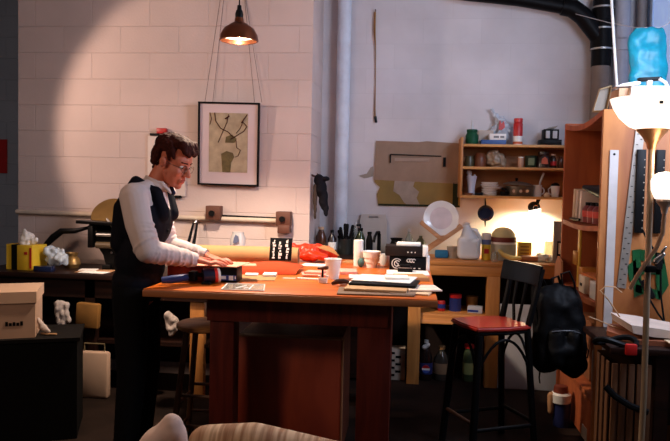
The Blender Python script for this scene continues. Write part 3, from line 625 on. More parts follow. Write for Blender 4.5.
solid('teal_ball', 'small teal ball beside the tapered mug', 'ball', mat('teal', rgb(62, 100, 92), .6), lambda b: ell(b, (-.30, 4.40, T+.03), (.022, .022, .03)))
mg = thing('tapered_bowl', 'tapered cream bowl with ribs in front of the white cylinder', 'bowl', (-.23, 4.44, T))
part('body', mat('cream_ceramic', rgb(246, 238, 228), .35), mg, lambda b: lathe(b, [(0, 0), (.036, 0), (.04, .03), (.044, .032), (.048, .06), (.052, .062), (.058, .1), (.054, .1), (.034, .008), (0, .008)], (-.235, 4.42, T), 32))
part('rim', CERAM, mg, lambda b: tube(b, [(-.235+.057*math.cos(a), 4.42+.057*math.sin(a), T+.1) for a in [2*math.pi*k/32 for k in range(32)]], .003, 8, closed=True))
wm = thing('white_mug', 'small white mug between the cream bowl and the black boxes', 'mug', (-.15, 4.55, T))
part('body', CERAM, wm, lambda b: lathe(b, [(0, 0), (.028, 0), (.034, .02), (.034, .075), (.03, .075), (.028, .01), (0, .01)], (-.155, 4.55, T), 28))
part('handle', CERAM, wm, lambda b: tube(b, [(-.187+.022*math.cos(a), 4.54, T+.04+.022*math.sin(a)) for a in [R(90+k*20) for k in range(10)]], .005, 8))
jr = thing('frosted_jar', 'frosted jar with a blue smudge behind the tan paper roll', 'jar', (-1.16, 4.7, T))
part('body', mat('frosted', rgb(206, 206, 208), .3, trans=.3), jr, lambda b: lathe(b, [(0, 0), (.05, 0), (.052, .14), (.04, .165), (.04, .18), (.036, .18), (0, .175)], (-1.17, 4.70, T), 28))
part('label', mat('blue_smudge', rgb(92, 104, 134), .5), jr, lambda b: prism(b, [(-1.19, T+.11), (-1.17, T+.105), (-1.15, T+.12), (-1.155, T+.155), (-1.175, T+.165), (-1.185, T+.14)], 'Y', 4.642, 4.650))
sh = thing('tall_shears', 'pair of tall black handled shears leaning on the wall beside the man', 'shears', (-1.63, 5.0, .825))
for (x0, x1) in ((-1.67, -1.615), (-1.615, -1.585)):
    part('blade', BLACK, sh, lambda b: tube(b, [(x0, 5.02, .825), ((x0+x1)/2, 5.07, 1.0), (x1, 5.11, 1.16)], [.022, .024, .014], 10, flat=.5))
part('pivot', CHROME, sh, lambda b: cap(b, (-1.60, 5.10, 1.165), (-1.592, 5.11, 1.18), .010))

# ------------------------------------------------------------------ pendant lamp
pl = thing('pendant_lamp', 'copper dome pendant lamp hanging over the work table', 'pendant lamp', (-1.007, 4.0, 2.285))
part('shade', COPPER, pl, lambda b: lathe(b, [(.104, -.004), (.113, 0), (.108, .03), (.088, .066), (.05, .094), (.028, .106), (.024, .13), (.02, .13), (.024, .102), (.047, .088), (.083, .06), (.102, .026), (.106, 0)], (-1.007, 4.0, 2.285), 40))
part('lining', mat('lamp_white', rgb(240, 226, 206), .5), pl, lambda b: lathe(b, [(.101, .024), (.082, .058), (.046, .086), (.0, .098)], (-1.007, 4.0, 2.285), 40))
part('socket', BLACKP, pl, lambda b: lathe(b, [(0, .128), (.022, .128), (.024, .15), (.018, .172), (.014, .172), (.012, .20), (0, .205)], (-1.007, 4.0, 2.285), 20))
part('cord', BLACKP, pl, lambda b: tube(b, [(-1.007, 4.0, 2.48), (-1.006, 4.0, 3.3)], .004, 8))
part('bulb', mat('lamp_bulb', (1, .8, .6), .4, emit=9, emitc=(1, .78, .55)), pl, lambda b: ell(b, (-1.007, 4.0, 2.338), (.032, .032, .038)))
light('pendant_bulb_light', 'POINT', (-1.007, 4.0, 2.288), None, 3, (1, .82, .64), shadow_soft_size=.01)
light('pendant_light', 'SPOT', (-1.007, 4.0, 2.272), (-1.007, 4.0, 1), 150, (1, .79, .60), spot_size=R(118), spot_blend=.5, shadow_soft_size=.05)
# ------------------------------------------------------------------ counter in the recess
CZ = .925
ct = thing('pine_counter', 'pine counter with posts along the recess wall', 'counter', (.2, 5.45, 0))
part('top', PINEX, ct, lambda b: box(b, (-.02, 5.18, CZ-.03), (1.22, 5.745, CZ), .003))
part('front_rail', PINEX, ct, lambda b: box(b, (-.0, 5.185, CZ-.105), (1.2, 5.215, CZ-.03), .003))
for x in (.005, .575): part('post', PINE, ct, lambda b: box(b, (x, 5.18, 0), (x+.093, 5.27, CZ-.105 if x else CZ-.105), .004))
part('lower_shelf', PINEX, ct, lambda b: (box(b, (.098, 5.2, .515), (.575, 5.6, .535)), box(b, (.098, 5.2, .455), (.575, 5.225, .515))))
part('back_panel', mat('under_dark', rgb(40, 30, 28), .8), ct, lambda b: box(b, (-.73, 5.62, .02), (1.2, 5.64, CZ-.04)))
dc = thing('dark_counter', 'dark brown counter behind the table carrying the bottles', 'counter', (-.38, 5.45, 0))
part('top', DARKW, dc, lambda b: (box(b, (-.738, 5.16, CZ-.03), (-.024, 5.62, CZ)), box(b, (-.738, 5.62, CZ-.03), (-.628, 5.745, CZ)), box(b, (-.502, 5.62, CZ-.03), (-.024, 5.745, CZ))))
part('front', DARKW, dc, lambda b: box(b, (-.735, 5.20, .02), (-.16, 5.22, CZ-.031)))
part('side', DARKW, dc, lambda b: box(b, (-.16, 5.20, 0), (-.145, 5.61, CZ-.031)))
solid('white_board', 'big white board leaning under the counter behind the bar stool', 'board', mat('board_white', rgb(206, 206, 214), .5, var=.03), lambda b: box(b, (.672, 5.185, 0), (1.19, 5.205, .625), .004))
def bottle(name, label, cat, x, y, z, r, h, m, cap_m=None, neck=.35, shoulder=.62, lab=None, pump=False, group=None):
    t_ = thing(name, label, cat, (x, y, z), group)
    part('body', m, t_, lambda b: lathe(b, [(0, 0), (r*.9, 0), (r, h*.04), (r, h*shoulder), (r*neck*1.2, h*(shoulder+.2)), (r*neck, h*(shoulder+.24)), (r*neck, h*.93), (0, h*.93)], (x, y, z), 20))
    if cap_m: part('cap', cap_m, t_, lambda b: lathe(b, [(0, h*.9), (r*neck*1.15, h*.9), (r*neck*1.15, h), (0, h)], (x, y, z), 16))
    if pump: part('pump', cap_m, t_, lambda b: (tube(b, [(x, y, z+h*.95), (x, y, z+h*1.12)], r*.16, 8), tube(b, [(x+r*.1, y, z+h*1.12), (x-r*.8, y, z+h*1.1)], r*.2, 8)))
    if lab: part('label', lab, t_, lambda b: lathe(b, [(r*1.01, h*.2), (r*1.02, h*.21), (r*1.02, h*.5), (r*1.01, h*.51)], (x, y, z), 20))
    return t_
# on the counter behind the table
bottle('brown_jug', 'brown bottle with pale cap left of the dark spiky clutter by the wall pipe', 'bottle', -.69, 5.45, CZ, .042, .215, BROWNG, mat('pale_cap', rgb(196, 160, 130), .5), neck=.5)
bottle('sauce_bottle', 'dark bottle with white label beside the brown bottle', 'bottle', -.605, 5.47, CZ, .036, .19, mat('dark_glass', rgb(40, 30, 32), .2), BLACKP, lab=PAPER)
def clutter(b):
    rr = random.Random(5)
    for k in range(16):
        a = rr.uniform(0, 6.28); q = V((-.50+.055*math.cos(a), 5.5+.04*math.sin(a), CZ+rr.uniform(.1, .24)))
        cap(b, (-.50+.02*math.cos(a), 5.5+.02*math.sin(a), CZ+.08), q, .010, .013, 8)
bp = thing('brush_jar', 'dark jar crammed with black brushes behind the table', 'brush jar', (-.5, 5.5, CZ))
part('jar', mat('black_jar', rgb(34, 36, 34), .3), bp, lambda b: lathe(b, [(0, 0), (.055, 0), (.06, .02), (.06, .12), (.05, .12), (.05, .02), (0, .02)], (-.5, 5.5, CZ), 20))
part('brushes', BLACKP, bp, clutter)
bottle('glass_bottle', 'clear thin glass bottle right of the black brush jar', 'bottle', -.432, 5.6, CZ, .026, .25, GLASS, LGREY)
bottle('soap_bottle', 'green pump bottle in front of the pale cutting board', 'pump bottle', -.385, 5.5, CZ, .040, .21, GREENG, BLACKP, neck=.45, pump=True)
bottle('spray_bottle', 'small black bottle right of the green pump bottle', 'bottle', -.31, 5.47, CZ, .027, .185, BLACKP, BLACKP, neck=.55)
fp = thing('wall_tap', 'slim black tap standing before the cutting board', 'tap', (-.235, 5.47, CZ))
part('stem', BLACKP, fp, lambda b: tube(b, [(-.235, 5.47, CZ), (-.235, 5.47, CZ+.17)], [.016, .014], 12))
part('spout', BLACKP, fp, lambda b: tube(b, [(-.235, 5.47, CZ+.15), (-.235, 5.45, CZ+.185), (-.25, 5.42, CZ+.185), (-.265, 5.38, CZ+.15), (-.27, 5.37, CZ+.11)], .011, 10))
cbd = thing('cutting_board', 'pale cutting board with a grip slot leaning on the recess wall', 'cutting board', (-.295, 5.7, CZ))
def slot(b):
    x0, x1, z0, z1 = -.405, -.185, CZ, CZ+.315
    a0, a1, s0, s1 = -.335, -.255, CZ+.283, CZ+.297
    for lo, hi in (((x0, z0), (x1, s0)), ((x0+.008, s0), (a0, s1)), ((a1, s0), (x1-.008, s1)), ((x0+.008, s1), (x1-.008, z1))):
        box(b, (lo[0], 5.69, lo[1]), (hi[0], 5.705, hi[1]))
    bmesh.ops.rotate(b, cent=(-.295, 5.69, CZ), matrix=RX(-5), verts=b.verts)
part('board', mat('board_pale', rgb(182, 172, 166), .5, var=.04), cbd, slot)
bottle('small_bottle', 'small clear grey bottle behind the black storage boxes', 'bottle', .0, 5.55, CZ, .032, .21, mat('grey_glass', rgb(150, 160, 150), .2, trans=.3), LGREY)
bottle('green_jar', 'small dark green bottle left of the plate rack', 'bottle', .09, 5.56, CZ, .04, .17, mat('olive_glass', rgb(70, 76, 50), .3), None)
solid('black_pitcher', 'low black pitcher behind the white pad and black boxes', 'pitcher', BLACKP, lambda b: lathe(b, [(0, 0), (.05, 0), (.06, .06), (.04, .12), (.05, .14), (.045, .14), (.03, .11), (0, .1)], (-.1, 5.5, CZ), 20))
# plate rack
rk = thing('dish_rack', 'crossed wooden dish rack holding one white plate', 'dish rack', (.23, 5.4, CZ))
PT = wood('rack_wood', rgb(206, 156, 112), rgb(178, 126, 84), 'X', .6, 8)
for y in (5.33, 5.46):
    part('slat', PT, rk, lambda b: (box(b, (-.0, y-.008, -.016), (.205, y+.008, .016), .003), bmesh.ops.rotate(b, cent=(0, y, 0), matrix=RY(38), verts=b.verts), bmesh.ops.translate(b, vec=(.085, 0, 1.20), verts=b.verts)))
    part('slat', PT, rk, lambda b: (box(b, (-.0, y-.008, -.016), (.37, y+.008, .016), .003), bmesh.ops.rotate(b, cent=(0, y, 0), matrix=RY(-36), verts=b.verts), bmesh.ops.translate(b, vec=(.095, 0, .962), verts=b.verts)))
part('rail', PT, rk, lambda b: (tube(b, [(.235, 5.32, 1.075), (.235, 5.47, 1.075)], .008, 8)))
pt_ = thing('dinner_plate', 'white dinner plate standing in the crossed wooden rack', 'plate', (.237, 5.39, 1.10))
part('rim', CERAM, pt_, lambda b: lathe(b, [(.085, -.006), (.132, .008), (.134, .012), (.131, .014), (.085, .001), (.085, -.006)], (.237, 5.39, 1.232), 48, rot=RX(80)))
part('centre', mat('plate_pinkwhite', rgb(222, 206, 206), .2, coat=.3), pt_, lambda b: lathe(b, [(0, -.008), (.086, -.006), (.086, -.001), (0, -.003)], (.237, 5.39, 1.232), 40, rot=RX(80)))
solid('blue_sponge', 'blue sponge under the dish rack', 'sponge', mat('sponge_blue', rgb(40, 116, 156), .8), lambda b: box(b, (.20, 5.42, CZ), (.30, 5.48, CZ+.06), .01))
solid('plastic_tub', 'clear plastic tub between the dish rack and the gallon jug', 'tub', mat('milky_clear', rgb(206, 196, 180), .2, trans=.4), lambda b: lathe(b, [(0, 0), (.045, 0), (.055, .09), (.05, .09), (.04, .006), (0, .006)], (.345, 5.46, CZ), 24))
# gallon jug
gj = thing('water_jug', 'translucent white gallon jug on the counter', 'jug', (.45, 5.38, CZ))
JUG = mat('jug_plastic', rgb(226, 232, 238), .3, var=.03, trans=.12)
b = nb(); box(b, (.365, 5.31, CZ+.002), (.535, 5.45, CZ+.17), .03); cap(b, (.45, 5.38, CZ+.16), (.432, 5.38, CZ+.245), .074, .03); cap(b, (.432, 5.38, CZ+.24), (.43, 5.38, CZ+.262), .022, .022)
blobj('body', b, JUG, gj, voxel=.006, smooth=6)
part('handle', JUG, gj, lambda b: tube(b, [(.45, 5.36, CZ+.235), (.50, 5.355, CZ+.225), (.532, 5.355, CZ+.17), (.53, 5.35, CZ+.12)], [.012, .014, .014, .012], 10))
part('cap', LGREY, gj, lambda b: tube(b, [(.43, 5.38, CZ+.262), (.43, 5.38, CZ+.277)], .025, 18))
yc = thing('yellow_canister', 'yellow canister with a white lid right of the gallon jug', 'canister', (.585, 5.4, CZ))
part('can', YELLOW, yc, lambda b: lathe(b, [(0, 0), (.034, 0), (.034, .125), (0, .125)], (.582, 5.40, CZ), 24))
part('band', mat('canister_blue', rgb(92, 106, 150), .5), yc, lambda b: lathe(b, [(.0345, .118), (.0345, .155), (0, .155)], (.582, 5.40, CZ), 24))
part('lid', WHITE, yc, lambda b: lathe(b, [(0, .155), (.035, .155), (.035, .20), (.02, .205), (0, .205)], (.582, 5.40, CZ), 24))
part('emblem', RED, yc, lambda b: prism(b, [(.565, CZ+.05), (.60, CZ+.05), (.60, CZ+.085), (.565, CZ+.085)], 'Y', 5.362, 5.367))
tn = thing('bread_tin', 'round tin with a dark red band and a pale domed top', 'tin', (.71, 5.45, CZ))
part('tin', mat('tin_grey', rgb(176, 176, 160), .4, .3), tn, lambda b: lathe(b, [(0, 0), (.098, 0), (.098, .13), (0, .13)], (.715, 5.45, CZ), 36))
part('band', mat('tin_red', rgb(110, 40, 30), .4), tn, lambda b: lathe(b, [(.0, .128), (.10, .128), (.10, .175), (0, .175)], (.715, 5.45, CZ), 36))
part('white_band', PAPER, tn, lambda b: lathe(b, [(.1005, .122), (.1005, .138), (.098, .138)], (.715, 5.45, CZ), 36))
part('dome', mat('dome_cream', rgb(200, 184, 130), .5), tn, lambda b: lathe(b, [(.095, .17), (.085, .205), (.06, .235), (.03, .247), (0, .25)], (.715, 5.45, CZ), 36))
bn = thing('banana_bunch', 'pale yellow bananas lying before the banded tin', 'bananas', (.74, 5.30, CZ))
for k in range(3): part('banana', mat('banana', rgb(226, 196, 110), .5), bn, lambda b: tube(b, [(.66+.01*k, 5.30+.022*k, CZ+.085), (.70, 5.29+.022*k, CZ+.05), (.76, 5.285+.022*k, CZ+.026), (.83, 5.29+.022*k, CZ+.03)], [.007, .017, .019, .008], 10))
solid('glass_jar', 'small clear jar left of the bananas', 'jar', GLASS, lambda b: lathe(b, [(0, 0), (.026, 0), (.028, .05), (.022, .06), (.022, .075), (0, .075)], (.635, 5.28, CZ), 20))
yb = thing('yellow_box', 'square yellow box right of the banded tin', 'box', (.87, 5.45, CZ))
part('carton', mat('yellow_box_card', rgb(206, 166, 60), .5), yb, lambda b: box(b, (.825, 5.42, CZ), (.925, 5.50, CZ+.14), .003))
part('print', mat('yellow_box_ink', rgb(150, 104, 40), .5), yb, lambda b: [box(b, (.84, 5.417, CZ+z), (.905, 5.421, CZ+z+.012)) for z in (.05, .075, .10)])
solid('brown_packet', 'low brown wrapped packet in front of the yellow box', 'packet', mat('packet_brown', rgb(156, 96, 56), .6), lambda b: box(b, (.83, 5.33, CZ), (.97, 5.41, CZ+.045), .015))
b = nb()
for c, r in (((1.0, 5.36, CZ+.03), (.055, .05, .03)), ((1.05, 5.37, CZ+.025), (.05, .05, .028)), ((.985, 5.37, CZ+.05), (.03, .03, .02))): ell(b, c, r)
blobj('crumpled_wrap', b, mat('wrap_clear', rgb(206, 196, 184), .2, trans=.2), None, 'crumpled clear wrap under the bright lamp on the counter', 'plastic wrap', jitter=.014, jscale=40, voxel=.005)
solid('clear_tub', 'clear pale box behind the crumpled wrap on the counter', 'tub', mat('tank_clear', rgb(226, 222, 190), .15, trans=.55), lambda b: box(b, (1.03, 5.46, CZ), (1.15, 5.56, CZ+.15), .006))
gf = thing('grey_board', 'small grey framed panel with a black window at the right end of the counter', 'panel', (1.12, 5.3, CZ))
part('panel', mat('panel_taupe', rgb(140, 126, 112), .6), gf, lambda b: box(b, (1.06, 5.30, CZ), (1.2, 5.34, CZ+.31), .003))
part('window', BLACKP, gf, lambda b: box(b, (1.085, 5.293, CZ+.03), (1.15, 5.30, CZ+.165), .002))
part('insert', CREAM, gf, lambda b: box(b, (1.095, 5.289, CZ+.07), (1.12, 5.293, CZ+.15)))

# shelf unit on the wall
su = thing('wall_shelf', 'pine wall shelf unit with three boards above the counter', 'shelf unit', (.78, 5.62, 1.41))
part('side_panel', wood('shelf_side', rgb(190, 128, 68), rgb(160, 100, 48), 'Z', .55, 7), su, lambda b: box(b, (.378, 5.50, 1.392), (.398, 5.75, 1.86), .002))
part('side_panel', MC['shelf_side'], su, lambda b: box(b, (1.30, 5.50, 1.392), (1.32, 5.75, 1.87), .002))
for z in (1.392, 1.614, 1.788): part('board', SHELFW, su, lambda b: box(b, (.398, 5.50, z), (1.30, 5.745, z+.02), .002))
part('back_board', wood('shelf_back', rgb(176, 112, 58), rgb(146, 88, 44), 'X', .6, 6), su, lambda b: box(b, (.398, 5.735, 1.39), (1.30, 5.749, 1.808)))
S1, S2, S3 = 1.412, 1.634, 1.808
gbt = thing('green_bottle', 'dark green squat bottle with a thin spout on the top shelf', 'bottle', (.47, 5.6, S3))
part('body', GREEN, gbt, lambda b: lathe(b, [(0, 0), (.046, 0), (.05, .02), (.05, .07), (.038, .095), (.042, .10), (.042, .118), (0, .12)], (.468, 5.6, S3), 24))
part('spout', LGREY, gbt, lambda b: tube(b, [(.468, 5.6, S3+.115), (.466, 5.6, S3+.19)], [.011, .006], 10))
solid('blue_box', 'flat blue box under the white carton on the top shelf', 'box', mat('box_blue', rgb(42, 80, 140), .5), lambda b: box(b, (.535, 5.54, S3), (.725, 5.66, S3+.036), .002))
wb = thing('white_carton', 'small white carton with grey marks on the blue box', 'carton', (.65, 5.6, S3+.0365))
part('carton', WHITE, wb, lambda b: box(b, (.60, 5.55, S3+.0365), (.725, 5.65, S3+.085), .002))
part('printed_mark', GREY, wb, lambda b: (box(b, (.63, 5.547, S3+.052), (.67, 5.551, S3+.068)), box(b, (.68, 5.547, S3+.052), (.71, 5.551, S3+.068))))
solid('tan_carton', 'pale carton half wrapped behind the white carton on the top shelf', 'carton', mat('carton_pale', rgb(196, 176, 160), .7), lambda b: box(b, (.525, 5.665, S3), (.64, 5.73, S3+.12), .003))
pb = thing('grocery_bag', 'crumpled translucent grocery bag with red print on the top shelf', 'plastic bag', (.70, 5.66, S3))
b = nb()
cap(b, (.72, 5.70, S3+.07), (.70, 5.695, S3+.17), .05, .035); cap(b, (.70, 5.69, S3+.17), (.625, 5.70, S3+.29), .03, .008); cap(b, (.69, 5.69, S3+.2), (.76, 5.69, S3+.13), .022, .03); cap(b, (.64, 5.70, S3+.12), (.70, 5.69, S3+.2), .02, .025)
blobj('bag', b, PBAG, pb, jitter=.022, jscale=34, voxel=.005)
part('red_print', RED, pb, lambda b: prism(b, [(.675, S3+.125), (.70, S3+.12), (.725, S3+.14), (.715, S3+.19), (.695, S3+.17), (.685, S3+.2)], 'Y', 5.632, 5.66))
rc = thing('red_can', 'tall red spray can with white base on the top shelf', 'can', (.82, 5.6, S3))
part('can', RED, rc, lambda b: lathe(b, [(0, .07), (.036, .07), (.036, .165), (.03, .175), (.034, .177), (.034, .208), (0, .208)], (.82, 5.60, S3), 28))
part('label', WHITE, rc, lambda b: lathe(b, [(0, 0), (.036, 0), (.0362, .07), (0, .07)], (.82, 5.60, S3), 28))
part('stripe', mat('orange_stripe', rgb(196, 90, 50), .5), rc, lambda b: lathe(b, [(.0365, .008), (.0368, .01), (.0368, .025), (.0365, .027)], (.82, 5.60, S3), 28))
bk = thing('paned_box', 'black box with two pale panes at the right end of the top shelf', 'box', (1.06, 5.6, S3))
part('base', BLACKP, bk, lambda b: box(b, (.985, 5.55, S3), (1.145, 5.68, S3+.045), .003))
part('body', BLACKP, bk, lambda b: box(b, (1.01, 5.56, S3+.045), (1.125, 5.66, S3+.125), .003))
part('pane', LGREY, bk, lambda b: (box(b, (1.025, 5.556, S3+.055), (1.055, 5.561, S3+.112), .001), box(b, (1.077, 5.556, S3+.055), (1.11, 5.561, S3+.112), .001)))
part('flap', mat('flap_grey', rgb(150, 140, 128), .6), bk, lambda b: prism(b, [(1.03, S3+.127), (1.05, S3+.14), (1.12, S3+.155), (1.10, S3+.135)], 'Y', 5.58, 5.66))
# middle shelf
solid('dim_jar', 'dim olive jar at the left of the middle shelf', 'jar', mat('olive_jar', rgb(74, 66, 40), .4), lambda b: lathe(b, [(0, 0), (.035, 0), (.038, .05), (.03, .07), (.03, .085), (0, .085)], (.455, 5.62, S2), 20))
solid('brown_jar', 'round reddish brown jar second from the left of the middle shelf', 'jar', mat('brown_jar', rgb(110, 58, 32), .4), lambda b: lathe(b, [(0, 0), (.045, 0), (.05, .05), (.04, .10), (.03, .11), (0, .112)], (.54, 5.63, S2), 20))
b = nb(); cap(b, (.66, 5.62, S2+.05), (.65, 5.62, S2+.1), .055, .04); cap(b, (.70, 5.62, S2+.04), (.69, 5.62, S2+.09), .045, .03); cap(b, (.61, 5.63, S2+.05), (.62, 5.63, S2+.1), .03, .03)
blobj('snack_bag', b, mat('bag_taupe', rgb(150, 128, 106), .35), None, 'crinkled taupe bag in the middle of the middle shelf', 'bag', jitter=.016, jscale=38, voxel=.005)
b3 = bottle('spice_shaker', 'small white and orange shaker on the middle shelf', 'shaker', .85, 5.6, S2, .022, .085, mat('shaker_orange', rgb(190, 150, 126), .5), WHITE, neck=.8)
gc = thing('green_tin', 'dark green tin with pale green label on the middle shelf', 'tin', (.925, 5.6, S2))
part('tin', mat('tin_dkgreen', rgb(40, 48, 32), .4), gc, lambda b: lathe(b, [(0, 0), (.043, 0), (.043, .085), (.046, .086), (.046, .095), (0, .096)], (.925, 5.60, S2), 28))
part('label', mat('label_green', rgb(110, 120, 84), .6), gc, lambda b: box(b, (.90, 5.553, S2+.02), (.945, 5.562, S2+.075)))
rj = thing('sauce_jar', 'large dark jar with orange red label on the middle shelf', 'jar', (1.02, 5.6, S2))
part('jar', mat('dark_jar', rgb(46, 28, 22), .25), rj, lambda b: lathe(b, [(0, 0), (.055, 0), (.057, .08), (.04, .105), (.042, .107), (.042, .125), (0, .126)], (1.02, 5.60, S2), 28))
part('label', mat('label_orange', rgb(196, 90, 56), .5), rj, lambda b: prism(b, [(.995, S2+.03), (1.045, S2+.03), (1.04, S2+.07), (1.02, S2+.085), (1.0, S2+.07)], 'Y', 5.538, 5.545))
bottle('small_red_bottle', 'small bottle with a red label right of the dark sauce jar', 'bottle', 1.098, 5.62, S2, .026, .11, mat('dark_glass2', rgb(60, 36, 26), .25), CREAM, neck=.6, lab=RED)
bottle('end_bottle', 'brown bottle at the right end of the middle shelf', 'bottle', 1.155, 5.62, S2, .022, .10, BROWNG, None, neck=.6)
# bottom shelf
cg = thing('paper_vase', 'tall bluish white vase of crumpled paper at the left of the bottom shelf', 'vase', (.475, 5.6, S1))
part('vase', mat('pale_glass', rgb(206, 206, 220), .2), cg, lambda b: lathe(b, [(0, 0), (.03, 0), (.026, .03), (.03, .08), (.042, .15), (.038, .15), (.024, .08), (0, .07)], (.475, 5.6, S1), 24))
b = nb(); cap(b, (.462, 5.6, S1+.13), (.455, 5.6, S1+.18), .025, .018); cap(b, (.49, 5.6, S1+.12), (.50, 5.6, S1+.15), .02, .012)
blobj('paper', b, mat('pale_bluewhite', rgb(206, 204, 216), .7), cg, jitter=.010, jscale=50, voxel=.004)
solid('black_tray', 'small black tray on the bottom shelf left of the plates', 'tray', BLACKP, lambda b: box(b, (.50, 5.53, S1), (.56, 5.57, S1+.022), .004))
solid('brown_dish', 'small brown dish at the left end of the bottom shelf', 'dish', mat('dish_brown', rgb(120, 74, 50), .5), lambda b: lathe(b, [(0, 0), (.03, 0), (.042, .018), (.038, .018), (0, .006)], (.445, 5.53, S1), 24))
for k in range(6):
    r0 = (.062, .064, .066, .082, .074, .068)[k]; zz = S1+.001+k*.0175
    solid('stacked_plate', ('lowest white bowl of the stack on the bottom shelf', 'second white bowl from below in the stack', 'third white bowl from below in the stack', 'widest white plate jutting from the stack', 'white plate second from the top of the stack', 'topmost white plate of the stack on the bottom shelf')[k], 'plate', CERAM,
          lambda b: lathe(b, [(0, 0), (r0*.8, 0), (r0, .014), (r0*.96, .016), (r0*.75, .005), (0, .005)], (.615+(.02 if k == 3 else 0), 5.6, zz), 32), 'white dishes stacked on the bottom shelf')
po = thing('casserole_pot', 'steel casserole with glass lid tilted on top on the bottom shelf', 'pot', (.83, 5.6, S1))
part('body', mat('pot_steel', rgb(116, 106, 92), .3, .8), po, lambda b: lathe(b, [(0, 0), (.10, 0), (.105, .008), (.105, .075), (.11, .078), (.10, .078), (.1, .01), (0, .01)], (.845, 5.60, S1), 36))
part('lid', STEEL, po, lambda b: (lathe(b, [(.118, 0), (.12, .004), (.09, .018), (.04, .028), (0, .03)], (0, 0, 0), 36), bmesh.ops.rotate(b, cent=(0, 0, 0), matrix=RY(4), verts=b.verts), bmesh.ops.translate(b, vec=(.84, 5.6, S1+.085), verts=b.verts)))
part('knob', BLACKP, po, lambda b: lathe(b, [(0, .0), (.008, 0), (.008, .012), (.014, .02), (.01, .028), (0, .03)], (.822, 5.60, S1+.112), 16))
part('handle', BLACKP, po, lambda b: tube(b, [(.735, 5.58, S1+.055), (.71, 5.57, S1+.055), (.71, 5.55, S1+.055), (.74, 5.54, S1+.05)], .009, 8), 'black handle')
part('motif', mat('pot_motif', rgb(206, 170, 140), .5), po, lambda b: [lathe(b, [(0, 0), (.012, 0), (.012, .002), (0, .002)], (x, 5.60-math.sqrt(max(0, .107**2-(x-.845)**2)), S1+.04), 12, rot=RX(90)) for x in (.79, .84, .89)])
solid('dark_pan', 'small dark pan between the plate stack and the casserole', 'pan', BLACKP, lambda b: lathe(b, [(0, 0), (.03, 0), (.036, .035), (.032, .035), (.027, .006), (0, .006)], (.728, 5.56, S1), 24))
cmug = thing('utensil_mug', 'white mug holding a long pale utensil on the bottom shelf', 'mug', (.98, 5.6, S1))
part('body', CERAM, cmug, lambda b: lathe(b, [(0, 0), (.034, 0), (.037, .09), (.033, .09), (.03, .008), (0, .008)], (.98, 5.6, S1), 28))
part('handle', CERAM, cmug, lambda b: tube(b, [(1.014+.02*math.sin(a), 5.6, S1+.045+.025*math.cos(a)) for a in [R(k*20) for k in range(10)]], .005, 8))
solid('pale_utensil', 'long pale utensil leaning in the white mug', 'utensil', LGREY, lambda b: tube(b, [(.985, 5.6, S1+.02), (1.005, 5.6, S1+.12), (1.028, 5.6, S1+.185)], [.006, .008, .010], 8))
solid('cream_pot', 'tiny cream pot between the two white mugs', 'pot', CREAM, lambda b: lathe(b, [(0, 0), (.02, 0), (.025, .015), (.012, .03), (0, .036)], (1.05, 5.57, S1), 20))
tmug = thing('travel_mug', 'white tumbler with a dark lid at the right of the bottom shelf', 'tumbler', (1.12, 5.6, S1))
part('body', CERAM, tmug, lambda b: lathe(b, [(0, 0), (.026, 0), (.036, .085), (0, .085)], (1.118, 5.6, S1), 28))
part('lid', BLACKP, tmug, lambda b: lathe(b, [(.034, .085), (.03, .10), (.012, .112), (0, .112)], (1.118, 5.6, S1), 28))
part('handle', CERAM, tmug, lambda b: tube(b, [(1.085, 5.6, S1+.075), (1.066, 5.6, S1+.06), (1.07, 5.6, S1+.03), (1.09, 5.6, S1+.015)], .005, 8))
# hanging below the shelf
pn = thing('hanging_skillet', 'dark blue round skillet hanging below the wall shelf', 'pan', (.60, 5.7, 1.16))
part('pan', NAVY, pn, lambda b: (lathe(b, [(0, .012), (.045, .014), (.062, .03), (.064, .03), (.064, .026), (.05, .0), (0, -.003)], (0, 0, 0), 40), bmesh.ops.rotate(b, cent=(0, 0, 0), matrix=RX(92), verts=b.verts), bmesh.ops.translate(b, vec=(.60, 5.70, 1.272), verts=b.verts)))
part('handle', BLACKP, pn, lambda b: tube(b, [(.60, 5.70, 1.33), (.598, 5.70, 1.36), (.597, 5.705, 1.388)], [.012, .009, .006], 8, flat=.6))
part('helper_handle', BLACKP, pn, lambda b: tube(b, [(.60, 5.70, 1.212), (.602, 5.70, 1.185), (.602, 5.70, 1.16)], [.013, .010, .005], 8, flat=.6))
# small lamp under the shelf
sl = thing('shelf_lamp', 'small black capped lamp glowing below the right of the wall shelf', 'lamp', (.98, 5.6, 1.25))
part('head', BLACKP, sl, lambda b: (ell(b, (.962, 5.6, 1.33), (.048, .035, .044)), cap(b, (.985, 5.6, 1.36), (.995, 5.6, 1.395), .014, .016)))
part('ring', CHROME, sl, lambda b: tube(b, [(.968+.018*math.cos(a), 5.563, 1.325+.018*math.sin(a)) for a in [2*math.pi*k/20 for k in range(20)]], .003, 6, closed=True))
part('shade', mat('shelf_shade', (1, .97, .88), .3, emit=5, emitc=(1, .95, .8)), sl, lambda b: tube(b, [(.968, 5.6, 1.31), (.980, 5.6, 1.255)], [.046, .034], 20))
light('shelf_lamp_light', 'SPOT', (.985, 5.58, 1.235), (.94, 5.76, .95), 34, (1, .86, .52), spot_size=R(164), spot_blend=.6, shadow_soft_size=.03)
